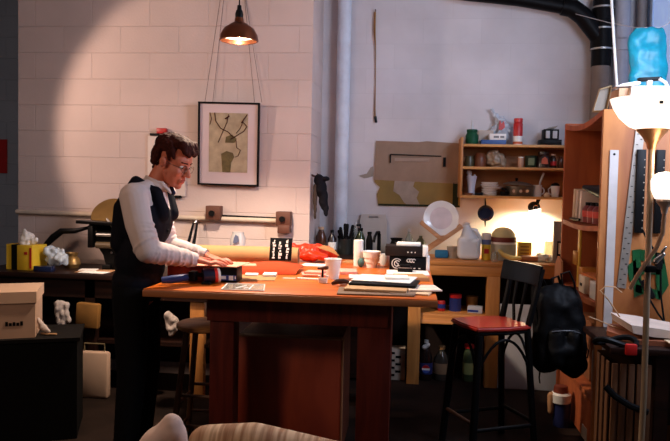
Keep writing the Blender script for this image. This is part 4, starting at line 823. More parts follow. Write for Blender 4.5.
# under the counter
for (x, r, h, m, cm, lab) in ((.255, .030, .075, RED, STEEL, 'small red can left on the counter\'s lower shelf'), ):
    c_ = thing('drink_can', lab, 'can', (x, 5.33, .535)); part('can', m, c_, lambda b: lathe(b, [(0, 0), (r*.9, 0), (r, .006), (r, h-.006), (r*.88, h), (0, h)], (x, 5.33, .535), 20)); part('band', BLUE, c_, lambda b: lathe(b, [(r*1.01, .02), (r*1.02, .022), (r*1.02, .05), (r*1.01, .052)], (x, 5.33, .535), 20))
bcn = thing('blue_tin', 'blue tin with a red lid on the lower shelf under the counter', 'tin', (.36, 5.35, .535))
part('tin', mat('tin_blue', rgb(36, 48, 110), .4), bcn, lambda b: lathe(b, [(0, 0), (.045, 0), (.045, .10), (0, .10)], (.36, 5.35, .535), 24))
part('lid', RED, bcn, lambda b: lathe(b, [(0, .10), (.047, .10), (.047, .125), (0, .126)], (.36, 5.35, .535), 24))
lbx = thing('blue_packet', 'white and blue packet lying tilted at the right of the lower shelf', 'packet', (.51, 5.3, .535))
part('packet', mat('packet_white', rgb(176, 180, 190), .5), lbx, lambda b: box(b, (.45, 5.26, .535), (.56, 5.33, .585), .004, RZ(-10)))
part('stripe', BLUE, lbx, lambda b: box(b, (.452, 5.2585, .545), (.53, 5.262, .56), 0, RZ(-10), (.505, 5.295, .56)))
solid('yellow_tub', 'ochre tub behind the blue packet on the lower shelf', 'tub', mat('ochre', rgb(150, 96, 36), .5), lambda b: lathe(b, [(0, 0), (.04, 0), (.046, .09), (.048, .09), (.048, .105), (0, .106)], (.49, 5.42, .535), 24))
sb = thing('soda_bottle', 'dark soda bottle with white cap and round red white blue label on the floor', 'bottle', (.15, 5.33, 0))
part('body', mat('cola_bottle', rgb(38, 26, 26), .12, trans=.1), sb, lambda b: lathe(b, [(0, 0), (.045, 0), (.05, .02), (.048, .1), (.05, .17), (.03, .235), (.015, .265), (.015, .285), (0, .285)], (.15, 5.33, 0), 24))
part('cap', WHITE, sb, lambda b: lathe(b, [(0, .283), (.018, .283), (.018, .305), (0, .306)], (.15, 5.33, 0), 16))
part('label', mat('label_navy', rgb(40, 50, 110), .4), sb, lambda b: lathe(b, [(.0495, .05), (.051, .052), (.051, .135), (.0505, .137)], (.15, 5.33, 0), 24))
def roundel(h0, h1):
    def f(b):
        n = 16; pts = []
        for k in range(n+1):
            z = h0+(h1-h0)*k/n; w = math.sqrt(max(0, .030**2-(z-.093)**2)); pts.append((w, z))
        pl_ = [(.15+w, z) for w, z in pts]+[(.15-w, z) for w, z in pts[::-1] if w > 1e-4]
        prism(b, pl_, 'Y', 5.273, 5.279)
    return f
part('emblem', RED, sb, roundel(.101, .1229)); part('emblem', PAPER, sb, roundel(.086, .101)); part('emblem', mat('emblem_blue', rgb(60, 90, 180), .4), sb, roundel(.0631, .086))
part('plastic_tie', WHITE, sb, lambda b: cap(b, (.135, 5.30, .255), (.165, 5.30, .275), .018, .014), 'white wrap at the neck')
gb2 = bottle('glass_jug', 'dim clear jug second on the floor under the counter', 'jug', .27, 5.36, 0, .062, .26, mat('dim_glass', rgb(80, 74, 66), .2, trans=.3), mat('brass_cap', rgb(150, 110, 70), .4), lab=mat('dim_label', rgb(150, 120, 90), .6))
bottle('cleaner_bottle', 'green labelled bottle with a tall red cap on the floor under the counter', 'bottle', .475, 5.36, 0, .045, .28, mat('cleaner_dark', rgb(70, 84, 56), .3), RED, neck=.7, shoulder=.6, lab=mat('label_lime', rgb(170, 176, 110), .5))
wbx = thing('patterned_carton', 'white carton with dark print on the floor left of the counter post', 'carton', (-.07, 5.3, 0))
part('carton', mat('carton_print_white', rgb(196, 178, 160), .7), wbx, lambda b: box(b, (-.14, 5.27, 0), (-.008, 5.42, .235), .003))
part('print', BLACKP, wbx, lambda b: [box(b, (-.125+(k % 2)*.045, 5.267, .03+k*.028), (-.085+(k % 2)*.045, 5.271, .047+k*.028)) for k in range(7)])
# ------------------------------------------------------------------ bookcase
bc = thing('bookcase', 'tall plywood bookcase with open shelves and tools hung on its side', 'bookcase', (1.36, 4.42, 0))
part('side_panel', PLY, bc, lambda b: box(b, (1.0295, 3.944, 0), (1.768, 3.978, 1.9042), 0.0027), 'pale plywood side facing the room')
part('side_panel', BOOKW, bc, lambda b: box(b, (1.0295, 4.8756, 0), (1.768, 4.9096, 1.9124), 0.0027))
part('back_panel', BOOKW, bc, lambda b: box(b, (1.7408, 3.978, 0), (1.768, 4.8756, 1.8988)))

def sag(z, th=0.0299, dip=0.0163):

    def f(b):
        n = 8
        T_ = [(3.978 + (4.8756 - 3.978) * k / n, z - dip * math.sin(math.pi * k / n)) for k in range(n + 1)]
        prism(b, T_ + [(y, zz + th) for y, zz in T_[::-1]], 'X', 1.0295, 1.7408)
    return f
part('shelf', BOOKW, bc, sag(1.2392))
part('shelf', BOOKW, bc, sag(0.8176))
part('shelf', BOOKW, bc, sag(0.294))
part('top', BOOKW, bc, sag(1.8716, 0.0326, 0.0381))
dr = part('drawer', BOOKW, bc, lambda b: box(b, (1.0404, 4.012, 0.02), (1.632, 4.8416, 0.2804), 0.0041))
part('label', mat('drawer_label', rgb(170, 150, 130), 0.7), dr, lambda b: box(b, (1.035, 4.08, 0.022), (1.0418, 4.1888, 0.0968)), 'white label')
H1, H2, H3 = (1.2700, 0.8480, 0.3245)
for k, (y, lab, m, h) in enumerate(((4.76, 'leftmost pale board leaning on the upper bookcase shelf', CREAM, 0.204), (4.6784, 'second pale board leaning on the upper bookcase shelf', mat('pale_board', rgb(214, 190, 170), 0.7), 0.1972), (4.5832, 'third pale board leaning on the upper bookcase shelf', mat('pale_board2', rgb(226, 206, 190), 0.7), 0.1904))):
    solid('pale_board', lab, 'board', m, lambda b: box(b, (1.0676, y - 0.0272, H1), (1.292, y + 0.0163, H1 + h), 0.0027, RX(6), (1.156, y, H1)), 'pale boards on the upper bookcase shelf')
fn = thing('dark_funnel', 'dark slanting funnel lying over the red bottles in the bookcase', 'funnel', (1.156, 4.352, H1))
part('cone', BLACKP, fn, lambda b: tube(b, [(1.088, 4.56, H1 + 0.215), (1.1152, 4.3792, H1 + 0.195), (1.1424, 4.1888, H1 + 0.182)], [0.014, 0.032, 0.055], 16))
part('rim', mat('funnel_rim', rgb(70, 50, 40), 0.4), fn, lambda b: tube(b, [(1.141, 4.1956, H1 + 0.1825), (1.1451, 4.1752, H1 + 0.1815)], [0.057, 0.059], 16))
for k, y in enumerate((4.4336, 4.3112, 4.1888)):
    r_ = thing('red_bottle', ('red labelled bottle farthest back on the upper bookcase shelf', 'red labelled bottle between two others on the upper bookcase shelf', 'red labelled bottle nearest the plywood side on the upper bookcase shelf')[k], 'bottle', (1.088, y, H1), 'red bottles on the upper bookcase shelf')
    part('body', mat('red_dark', rgb(120, 36, 26), 0.3), r_, lambda b: lathe(b, [(0, 0), (0.0354, 0), (0.0367, 0.0816), (0.0218, 0.102), (0, 0.1061)], (1.088, y, H1), 20))
    part('label', mat('red_label', rgb(206, 56, 36), 0.4), r_, lambda b: lathe(b, [(0.037, 0.034), (0.0375, 0.0367), (0.0375, 0.068), (0.037, 0.0707)], (1.088, y, H1), 20))
    part('cap', BLACKP, r_, lambda b: lathe(b, [(0, 0.0952), (0.019, 0.0952), (0.019, 0.1224), (0, 0.1224)], (1.088, y, H1), 16))
solid('black_tongs', 'thin dark tool lying at the upper shelf edge', 'tool', BLACK, lambda b: tube(b, [(1.054, 4.76, H1 + 0.0082), (1.0499, 4.624, H1 + 0.0082), (1.0499, 4.488, H1 + 0.0109)], [0.0082, 0.0122, 0.0082], 8))
ys = thing('yellow_ruler', 'yellow ruler standing upright in the lower bookcase compartment', 'ruler', (1.088, 4.5832, H2))
part('blade', mat('level_yellow', rgb(232, 182, 72), 0.4), ys, lambda b: box(b, (1.0744, 4.5696, H2), (1.088, 4.6172, H2 + 0.3808), 0.0027))
part('block', mat('level_block', rgb(196, 130, 50), 0.4), ys, lambda b: box(b, (1.0649, 4.5968, H2 + 0.136), (1.0921, 4.7056, H2 + 0.2244), 0.0054))
solid('amber_box', 'amber wooden box below the yellow ruler in the bookcase', 'box', mat('amber', rgb(206, 132, 56), 0.4), lambda b: box(b, (1.0676, 4.4472, H2 + 0.0027), (1.224, 4.5492, H2 + 0.136), 0.0054))
solid('tan_board', 'tan cardboard piece leaning out of the lower bookcase shelf', 'cardboard', mat('peach_card', rgb(206, 140, 96), 0.8), lambda b: prism(b, [(4.76, 0.7972), (4.9776, 0.7836), (4.9776, 0.9468), (4.896, 1.0148), (4.7872, 0.9876)], 'X', 1.0091, 1.0227))
solid('dark_pan', 'dark round pan in the lower bookcase compartment', 'pan', BLACKP, lambda b: (lathe(b, [(0, 0), (0.068, 0.0068), (0.102, 0.0544), (0.0952, 0.0544), (0.0612, 0.0163), (0, 0.0136)], (0, 0, 0), 28), bmesh.ops.rotate(b, cent=(0, 0, 0), matrix=RY(-60), verts=b.verts), bmesh.ops.translate(b, vec=(1.224, 4.1752, H2 + 0.2176), verts=b.verts)))
solid('orange_folder', 'orange brown folder lying on the lower bookcase shelf', 'folder', mat('folder_orange', rgb(206, 116, 56), 0.6), lambda b: box(b, (1.054, 4.0256, H2 + 0.1047), (1.3328, 4.3792, H2 + 0.1197), 0.0027, RZ(3)))
for k, (y, w, h, m, lab) in enumerate(((4.3384, 0.136, 0.102, mat('box_offwhite', rgb(226, 206, 180), 0.6), 'cream box with a dark mark on the lower bookcase shelf'), (4.0868, 0.1224, 0.0979, WHITE, 'white box nearest the plywood side on the lower bookcase shelf'))):
    bo = thing('small_carton', lab, 'carton', (1.1288, y, H2))
    part('carton', m, bo, lambda b: box(b, (1.0404, y - w / 2, H2), (1.1968, y + w / 2, H2 + h), 0.0027))
    if k == 0:
        part('mark', BLACKP, bo, lambda b: box(b, (1.0363, y - 0.0136, H2 + 0.0408), (1.0418, y + 0.0272, H2 + 0.0571)))
solid('brown_block', 'brown block between the cream and the white box in the bookcase', 'block', KRAFTD, lambda b: box(b, (1.0608, 4.1616, H2), (1.1968, 4.2568, H2 + 0.0952), 0.0027))
solid('brown_carton', 'brown carton in the low bookcase compartment behind the wire', 'carton', mat('carton_brown', rgb(150, 92, 54), 0.8), lambda b: box(b, (1.088, 4.2704, H3), (1.428, 4.6512, H3 + 0.3536), 0.0054))
solid('grey_tin', 'grey tin at the plywood end of the low bookcase compartment', 'tin', mat('dim_tin', rgb(120, 96, 70), 0.4), lambda b: lathe(b, [(0, 0), (0.068, 0), (0.068, 0.2176), (0.0626, 0.2312), (0, 0.2312)], (1.1288, 4.1072, H3), 24))

ws = thing('white_rule', 'wide white metal rule hanging on the plywood side', 'ruler', (1.1016, 3.9372, 0.634))
part('blade', mat('rule_white', rgb(184, 176, 172), 0.5, 0.1), ws, lambda b: prism(b, [(1.0676, 0.4572), (1.1125, 0.4572), (1.1125, 1.6839), (1.0676, 1.6839)], 'Y', 3.9345, 3.9433))
part('hole', BLACKP, ws, lambda b: tube(b, [(1.0894, 3.9331, 1.6608), (1.0894, 3.9386, 1.6608)], 0.0068, 12))
sr = thing('steel_rule', 'tilted grey steel ruler hanging right of the white rule', 'ruler', (1.1832, 3.9304, 0.9332))
part('blade', mat('rule_steel', rgb(150, 140, 130), 0.4, 0.5), sr, lambda b: prism(b, [(1.1315, 0.94), (1.1778, 0.9332), (1.2444, 1.8036), (1.1982, 1.8104)], 'Y', 3.9345, 3.9433))
part('graduations', BLACKP, sr, lambda b: [box(b, (1.1397 + 0.0666 * k / 30 + (0.0 if k % 2 else 0.019), 3.9324, 1.4756 + 0.8432 * k / 30 + -0.522), (1.1506 + 0.0666 * k / 30 + (0.0 if k % 2 else 0.019), 3.9352, 1.4797 + 0.8432 * k / 30 + -0.522)) for k in range(30)])
for k, x in enumerate((1.205, 1.304)):
    bs = thing('black_rail', ('black drilled rail left of the lamp pole on the plywood', 'black drilled rail right of the lamp pole on the plywood')[k], 'rail', (x + 0.0272, 3.9304, 1.2324))
    part('rail', BLACKP, bs, lambda b: box(b, (x, 3.918, 1.2392), (x + 0.046, 3.9335, 1.688), 0.0027))
    for j in range(10):
        part('hole', mat('rail_holes', rgb(150, 136, 120), 0.5), bs, lambda b: tube(b, [(x + 0.039, 3.9160, 1.2664 + j * 0.0408), (x + 0.039, 3.9190, 1.2664 + j * 0.0408)], 0.0034, 8))
gt = thing('green_template', 'green plastic drawing template hanging on the plywood side', 'template', (1.292, 3.9304, 0.8788))

def tpl(b):
    for q in ([(1.2036, 1.666), (1.2444, 1.6728), (1.2648, 1.428), (1.224, 1.4076)], [(1.2444, 1.6728), (1.36, 1.6524), (1.3736, 1.598), (1.2512, 1.6116)], [(1.224, 1.4416), (1.36, 1.4008), (1.36, 1.4484), (1.2308, 1.4824)], [(1.326, 1.6592), (1.3668, 1.6524), (1.4008, 1.4824), (1.3532, 1.4008), (1.3328, 1.496)], [(1.1805, 1.5776), (1.224, 1.6184), (1.2376, 1.496), (1.1968, 1.496)], [(1.224, 1.5368), (1.36, 1.5368), (1.36, 1.5708), (1.224, 1.5708)]):
        prism(b, [(u, w - 0.522) for u, w in q], 'Y', 3.9345, 3.9433)
part('plate', GREENT, gt, tpl)
cbk = thing('black_cable', 'black cable with an inline switch hanging before the green template', 'cable', (1.3328, 3.876, 0.702))
part('cord', BLACKP, cbk, lambda b: tube(b, [(1.2376, 3.8896, 1.2596), (1.2648, 3.8896, 1.2052), (1.3124, 3.8896, 1.1372), (1.3396, 3.8896, 1.042), (1.3464, 3.8896, 0.906), (1.3736, 3.8896, 0.7428)], 0.0054, 8))
part('cord', BLACKP, cbk, lambda b: tube(b, [(1.224, 3.876, 1.0012), (1.2648, 3.876, 0.9196), (1.3328, 3.876, 0.8108), (1.3872, 3.876, 0.7428)], 0.0054, 8))
part('switch', BLACKP, cbk, lambda b: cap(b, (1.258, 3.8828, 0.974), (1.2988, 3.8828, 0.906), 0.019, 0.0163))
part('switch', BLACKP, cbk, lambda b: box(b, (1.3124, 3.876, 1.0488), (1.3464, 3.91, 1.1304), 0.0054))
BT = 1.9056
tf = thing('framed_picture', 'small pale wooden frame leaning at the left end of the bookcase top', 'frame', (1.054, 4.148, BT))
fq = [(1.0091, BT), (1.088, BT), (1.1125, BT + 0.1523), (1.0445, BT + 0.1333)]

def rim4(b):
    n = 4
    c = V((sum((p[0] for p in fq)) / 4, sum((p[1] for p in fq)) / 4))
    for i in range(4):
        a, d = (V(fq[i]), V(fq[(i + 1) % 4]))
        a2, d2 = (a.lerp(c, 0.14), d.lerp(c, 0.14))
        prism(b, [tuple(a), tuple(d), tuple(d2), tuple(a2)], 'Y', 4.1072, 4.1276)
part('frame', wood('frame_tan', rgb(190, 160, 116), rgb(160, 130, 90), 'Z', 0.5, 8), tf, rim4)
part('glass', mat('frame_glass', rgb(110, 98, 84), 0.6), tf, lambda b: prism(b, fq, 'Y', 4.129, 4.1358))
solid('tan_box', 'pinkish tan carton between the frame and the white bin on the bookcase', 'carton', mat('tan_pink', rgb(206, 160, 124), 0.7), lambda b: box(b, (1.1492, 4.1072, BT), (1.2308, 4.2976, BT + 0.136), 0.0027))
wbn = thing('white_bin', 'white plastic bin on top of the bookcase behind the lamp bowl', 'bin', (1.3056, 4.1616, BT))
part('body', mat('bin_white', rgb(228, 222, 220), 0.4, var=0.03), wbn, lambda b: prism(b, [(1.1941, BT), (1.4076, BT), (1.4008, BT + 0.1428), (1.2063, BT + 0.1428)], 'Y', 4.0664, 4.1045))
part('back', MC['bin_white'], wbn, lambda b: box(b, (1.2444, 4.1058, BT), (1.4008, 4.2432, BT + 0.1428), 0.0041))
part('rim_arc', WHITE, wbn, lambda b: tube(b, [(1.3532, 4.08, BT + 0.1836), (1.3872, 4.08, BT + 0.1632), (1.409, 4.08, BT + 0.1224), (1.4212, 4.08, BT + 0.0544), (1.4212, 4.08, BT)], 0.0095, 10))
solid('white_stick', 'thin white slat lying over the tan carton on the bookcase', 'slat', WHITE, lambda b: prism(b, [(1.1288, BT + 0.1442), (1.1696, BT + 0.1605), (1.2444, BT + 0.1741), (1.2648, BT + 0.1714), (1.2648, BT + 0.1578), (1.1832, BT + 0.1469)], 'Y', 4.1072, 4.216))
sq = thing('squeegee', 'black bladed squeegee with a white handle standing in the white bin', 'squeegee', (1.3192, 4.1344, BT + 0.1428))
part('blade', BLACKP, sq, lambda b: box(b, (1.258, 4.1276, BT + 0.1795), (1.3872, 4.1548, BT + 0.2013), 0.0041, RY(-3)))
part('handle', WHITE, sq, lambda b: tube(b, [(1.3219, 4.1412, BT + 0.1442), (1.3219, 4.1412, BT + 0.1822)], [0.0136, 0.019], 12))
wpl = thing('white_pole', 'thin white bent pole rising from the bookcase top to the ceiling', 'pole', (1.2648, 4.624, BT))
part('pole', WHITE, wpl, lambda b: tube(b, [(1.2988, 4.5968, BT + 0.0068), (1.2852, 4.624, 2.0756), (1.258, 4.624, 2.334), (1.224, 4.624, 2.6876), (1.205, 4.624, 3.0), (1.19, 4.624, 3.3)], 0.0085, 10))
part('sleeve', BLACKP, wpl, lambda b: tube(b, [(1.2988, 4.5968, BT), (1.2893, 4.6104, BT + 0.0816)], 0.0204, 10), 'black foot')
# cyan bag on a line
ln = thing('hang_line', 'thin pale line strung from the drain elbow across the corner', 'line', (1.4, 5.0, 2.5))
part('line', mat('line_white', rgb(200, 200, 205), .6), ln, lambda b: tube(b, [(1.21, 5.53, 2.80), (1.30, 4.95, 2.60), (1.385, 4.6, 2.485), (1.52, 4.58, 2.485), (1.66, 4.45, 2.56), (1.80, 4.3, 2.66)], .0025, 6))
cy = thing('cyan_bag', 'bright cyan plastic bag hanging from the thin line', 'plastic bag', (1.455, 4.6, 2.1))
b = nb()
cap(b, (1.40, 4.6, 2.42), (1.43, 4.6, 2.14), .07, .085, 18); cap(b, (1.48, 4.6, 2.42), (1.48, 4.6, 2.14), .075, .09, 18); cap(b, (1.38, 4.6, 2.465), (1.39, 4.6, 2.40), .025, .05); cap(b, (1.525, 4.6, 2.47), (1.51, 4.6, 2.38), .025, .06); cap(b, (1.515, 4.6, 2.38), (1.51, 4.6, 2.16), .055, .06)
for v in b.verts: v.co.y = 4.6+(v.co.y-4.6)*.5
blobj('bag', b, CYAN, cy, jitter=.016, jscale=14, voxel=.007)

# ------------------------------------------------------------------ torchiere, side desk
PX, PY = (1.0295, 3.128)
to = thing('floor_lamp', 'tall floor lamp with a white glowing bowl and a side reading lamp', 'floor lamp', (PX, PY, 0))
BOWL = mat('bowl_white', rgb(250, 236, 218), 0.4, var=0.02, emit=1.15, emitc=(1, 0.86, 0.74))
cx = PX - 0.0109
part('bowl', BOWL, to, lambda b: lathe(b, [(0.0476, 2.2413), (0.0952, 2.2603), (0.136, 2.2984), (0.1605, 2.3392), (0.1741, 2.3759), (0.1686, 2.3759), (0.1537, 2.3392), (0.1292, 2.3038), (0.0898, 2.2685), (0.0449, 2.2508)], (cx, PY, -0.522), 48))
part('bowl_clip', BLACKP, to, lambda b: box(b, (cx - 0.03, PY - 0.172, 1.815), (cx - 0.018, PY - 0.163, 1.826)))
part('bowl_holder', mat('holder_copper', rgb(176, 126, 84), 0.3, 0.7), to, lambda b: lathe(b, [(0, 2.1624), (0.0163, 2.1624), (0.0218, 2.1842), (0.0408, 2.2168), (0.068, 2.2467), (0.0544, 2.2522), (0, 2.2508)], (cx, PY, -0.522), 32))
part('pole', POLEM, to, lambda b: tube(b, [(PX - 0.0082, PY, 0.02), (PX, PY, 0.566), (cx, PY, 1.654)], 0.0129, 14))
part('base', BLACKP, to, lambda b: lathe(b, [(0, 0), (0.1904, 0), (0.1904, 0.0163), (0.136, 0.0354), (0.0272, 0.0462), (0, 0.0462)], (PX - 0.0082, PY, 0), 40))
part('bulb', mat('torch_bulb', (1, 0.86, 0.7), 0.4, emit=8, emitc=(1, 0.82, 0.6)), to, lambda b: ell(b, (cx, PY, 1.79), (0.034, 0.034, 0.0408)))
arm = part('reading_arm', mat('arm_copper', rgb(196, 150, 116), 0.3, 0.6), to, lambda b: tube(b, [(0.9411, PY - 0.0408, 1.042), (0.9656, PY - 0.0408, 1.0964), (0.9996, PY - 0.0381, 1.1535), (1.0404, PY - 0.0408, 1.2188), (1.0649, PY - 0.0408, 1.2868), (1.0676, PY - 0.0408, 1.3548), (1.0676, PY - 0.0408, 1.4228)], 0.0088, 10))
part('reading_shade', BOWL, arm, lambda b: lathe(b, [(0.0163, 1.9421), (0.0408, 1.9543), (0.0558, 1.9883), (0.0585, 2.0291), (0.049, 2.0509), (0.0272, 2.0631), (0, 2.0672)], (1.0676, PY - 0.0408, -0.522), 32), 'white glowing globe')
part('reading_cone', mat('cone_metal', rgb(214, 186, 166), 0.3, 0.5), arm, lambda b: lathe(b, [(0, 1.8904), (0.0109, 1.8904), (0.0163, 1.9176), (0.0354, 1.9421), (0.0326, 1.9584), (0, 1.9584)], (1.0676, PY - 0.0408, -0.522), 28))
part('clamp', BLACKP, to, lambda b: box(b, (PX - 0.0299, PY - 0.0435, 1.1168), (PX + 0.0163, PY + 0.019, 1.1454), 0.0054))
part('clamp_screw', CHROME, to, lambda b: (cap(b, (PX + 0.0163, PY - 0.0272, 1.1644), (PX + 0.0476, PY - 0.0272, 1.1943), 0.0122, 0.0082), cap(b, (PX + 0.0408, PY - 0.0272, 1.2052), (PX + 0.0544, PY - 0.0272, 1.2256), 0.0068, 0.0054)))
light('floor_lamp_light', 'POINT', (cx, PY, 1.8784), None, 4.5, (1, 0.76, 0.52), shadow_soft_size=0.04)
light('reading_lamp_light', 'POINT', (1.0676, PY - 0.0408, 1.5996), None, 1.2, (1, 0.78, 0.55), shadow_soft_size=0.04)
dk = thing('side_desk', 'dark narrow desk with papers in front of the plywood side', 'desk', (1.3328, 3.6176, 0))
part('top', DARKW, dk, lambda b: box(b, (0.952, 3.3728, 0.6952), (1.7408, 3.9032, 0.7265), 0.0054))
for x, y in ((1.1696, 3.4), (1.6592, 3.4), (1.1696, 3.808), (1.6592, 3.808)):
    part('leg', DARKW, dk, lambda b: box(b, (x, y, 0), (x + 0.0612, y + 0.0612, 0.6952)))
part('back_rail', DARKW, dk, lambda b: box(b, (1.224, 3.8352, 0.226), (1.6592, 3.8624, 0.6748)))
solid('brown_folder', 'reddish brown folder under the white sheet on the side desk', 'folder', mat('folder_redbrown', rgb(140, 78, 48), 0.7), lambda b: prism(b, [(1.0132, 3.672), (1.088, 3.468), (1.632, 3.4), (1.632, 3.8352), (1.0744, 3.876)], 'Z', 0.7265, 0.7496))
solid('white_plans', 'large white sheet curling up on the side desk beside the lamp pole', 'paper', mat('plan_white', rgb(206, 186, 172), 0.8), lambda b: prism(b, [(1.0744, 0.8176), (1.088, 0.7768), (1.1832, 0.7632), (1.3192, 0.7564), (1.632, 0.7523), (1.632, 0.7578), (1.36, 0.7795), (1.2104, 0.804)], 'Y', 3.4816, 3.8352))
solid('tan_sheet', 'tan sheet at the front right edge of the side desk', 'paper', CREAM, lambda b: box(b, (1.224, 3.4, 0.751), (1.632, 3.468, 0.7564), 0))
br_ = thing('strap_loop', 'black strap loop with a red clip at the left end of the side desk', 'strap', (0.9792, 3.4, 0.7265))
part('loop', BLACKP, br_, lambda b: tube(b, [(0.9928 + 0.0952 * math.cos(a), 3.4408 + 0.0476 * math.sin(a), 1.2648 + 0.0163 * math.sin(a * 2) + -0.522) for a in [2 * math.pi * k / 24 for k in range(24)]], 0.0136, 8, closed=True))
part('clip', RED, br_, lambda b: box(b, (1.0132, 3.340, 0.700), (1.0635, 3.368, 0.752), 0.0054))
wl = thing('wire_loop', 'stiff pale wire bent into a loop above the side desk', 'wire', (1.02, 3.672, 0.7292))
part('wire', mat('pale_wire', rgb(190, 150, 110), 0.5), wl, lambda b: tube(b, [(1.1152, 3.6992, 0.7496), (1.0472, 3.6856, 0.77), (0.9248, 3.672, 0.8176)], 0.0034, 6))
part('wire', mat('pale_wire', rgb(190, 150, 110), 0.5), wl, lambda b: tube(b, [(1.088, 3.6992, 0.8108), (1.02, 3.6856, 0.906), (0.9738, 3.672, 0.9536), (0.9996, 3.672, 0.9767), (1.0472, 3.672, 0.974), (1.0812, 3.672, 0.9468)], 0.0034, 6))
cr2 = thing('slatted_crate', 'tall slatted wooden crate standing under the left end of the side desk', 'crate', (1.0608, 3.468, 0))
SLW = wood('slat_wood', rgb(110, 70, 40), rgb(80, 48, 28), 'Z', 0.6, 8)
for k in range(5):
    part('slat', SLW, cr2, lambda b: box(b, (0.9683 + k * 0.0381, 3.3891, 0.02), (0.9955 + k * 0.0381, 3.4027, 0.6476), 0.0027))
for k in range(3):
    part('slat', SLW, cr2, lambda b: box(b, (0.9602, 3.4272 + k * 0.0816, 0.02), (0.9683, 3.4748 + k * 0.0816, 0.6476), 0.0027))
part('hoop', BLACKP, cr2, lambda b: tube(b, [(0.9384, 3.3864, 0.5388), (0.9792, 3.3701, 0.498), (1.0472, 3.3674, 0.4572), (1.1288, 3.3728, 0.43)], 0.0163, 8))
part('hoop', BLACKP, cr2, lambda b: tube(b, [(0.9384, 3.3864, 0.2396), (1.0064, 3.3701, 0.1988), (1.1288, 3.3728, 0.158)], 0.0163, 8))
part('base', SLW, cr2, lambda b: box(b, (0.9602, 3.3864, 0), (1.1587, 3.6992, 0.02)))
part('back', mat('crate_inside', rgb(60, 38, 24), 0.8), cr2, lambda b: box(b, (0.9738, 3.672, 0.02), (1.1533, 3.6856, 0.6476)))
# ------------------------------------------------------------------ bar stool with backpack
bst = thing('bar_stool', 'black framed bar stool with red seat and short glossy backrest', 'bar stool', (.47, 3.98, 0))
CF, ang = V((.47, 3.98, 0)), R(25)
fv = V((-math.cos(ang), -math.sin(ang), 0)); sv = V((math.sin(ang), -math.cos(ang), 0))
def q(f, s, z): return CF+fv*f+sv*s+V((0, 0, z))
FRB = mat('stool_frame', rgb(9, 8, 9), .42)
def seatm(b, z0, z1, g):
    pts = []
    for f, s in ((.175, -.15), (.19, 0), (.175, .15), (.0, .175), (-.165, .15), (-.175, 0), (-.165, -.15), (.0, -.175)):
        p = q(f*g, s*g, 0); pts.append((p.x, p.y))
    prism(b, pts, 'Z', z0, z1)
    bmesh.ops.bevel(b, geom=b.edges[:], offset=.008, segments=3, affect='EDGES')
part('seat', SEATRED, bst, lambda b: seatm(b, .690, .716, 1.0))
part('seat_base', FRB, bst, lambda b: seatm(b, .670, .689, .97))
legs = {}
for kk, (f, s) in {'fl': (.15, -.13), 'fr': (.15, .13), 'bl': (-.15, -.13), 'br': (-.15, .13)}.items():
    back = kk[0] == 'b'
    top = q(f, s, .67); bot = q(f*1.32, s*1.30, 0)
    legs[kk] = (top, bot)
    if back:
        part('leg', FRB, bst, lambda b: tube(b, [bot, top+V((0, 0, .02)), q(-.19, s*1.06, .86), q(-.225, s*1.12, 1.025)], [.019, .019, .017, .014], 12))
    else: part('leg', FRB, bst, lambda b: tube(b, [bot, top], .021, 12))
for z, a, c in ((.19, 'fl', 'fr'), (.16, 'fr', 'br'), (.18, 'br', 'bl'), (.16, 'bl', 'fl')):
    def rung(b, z=z, a=a, c=c):
        l0 = legs[a][1].lerp(legs[a][0], z/.67); l1 = legs[c][1].lerp(legs[c][0], z/.67); tube(b, [l0, l1], .011, 10)
    part('footrest' if a == 'fl' else 'rung', FRB if a != 'fl' else mat('worn_wood', rgb(84, 54, 36), .5), bst, rung)
for a, c in (('fr', 'br'), ('br', 'bl'), ('fl', 'fr')):
    def arch(b, a=a, c=c):
        p0 = legs[a][1].lerp(legs[a][0], .62); p1 = legs[c][1].lerp(legs[c][0], .62)
        tube(b, [p0.lerp(p1, t_)+V((0, 0, .225*math.sin(math.pi*t_)**.6)) for t_ in [k/12 for k in range(13)]], .008, 8)
    part('arch_brace', FRB, bst, arch)
def brest(b):
    rows = []
    for k in range(9):
        s = -.19+.38*k/8; bow = -.022*(1-(s/.19)**2)
        rows.append([q(-.165+bow, s, .935), q(-.185+bow, s, 1.045), q(-.200+bow, s, 1.045), q(-.180+bow, s, .935)])
    R_ = [[b.verts.new(p) for p in r] for r in rows]
    for A_, B_ in zip(R_, R_[1:]):
        for i in range(4): b.faces.new((A_[i], A_[(i+1) % 4], B_[(i+1) % 4], B_[i]))
    b.faces.new(R_[0]); b.faces.new(R_[-1][::-1])
    bmesh.ops.recalc_face_normals(b, faces=b.faces)
    bmesh.ops.bevel(b, geom=[e for e in b.edges], offset=.004, segments=2, affect='EDGES')
part('backrest', mat('glossy_back', rgb(9, 7, 6), .22), bst, brest)
MC['glossy_back'].node_tree.nodes['Principled BSDF'].inputs['Specular IOR Level'].default_value = .18
part('back_spindle', FRB, bst, lambda b: tube(b, [q(-.15, .03, .68), q(-.18, .03, .82), q(-.205, .03, .95)], .009, 8))
part('back_spindle', FRB, bst, lambda b: tube(b, [q(-.15, .0, .68), q(-.175, -.05, .82), q(-.205, -.065, .95)], .009, 8))
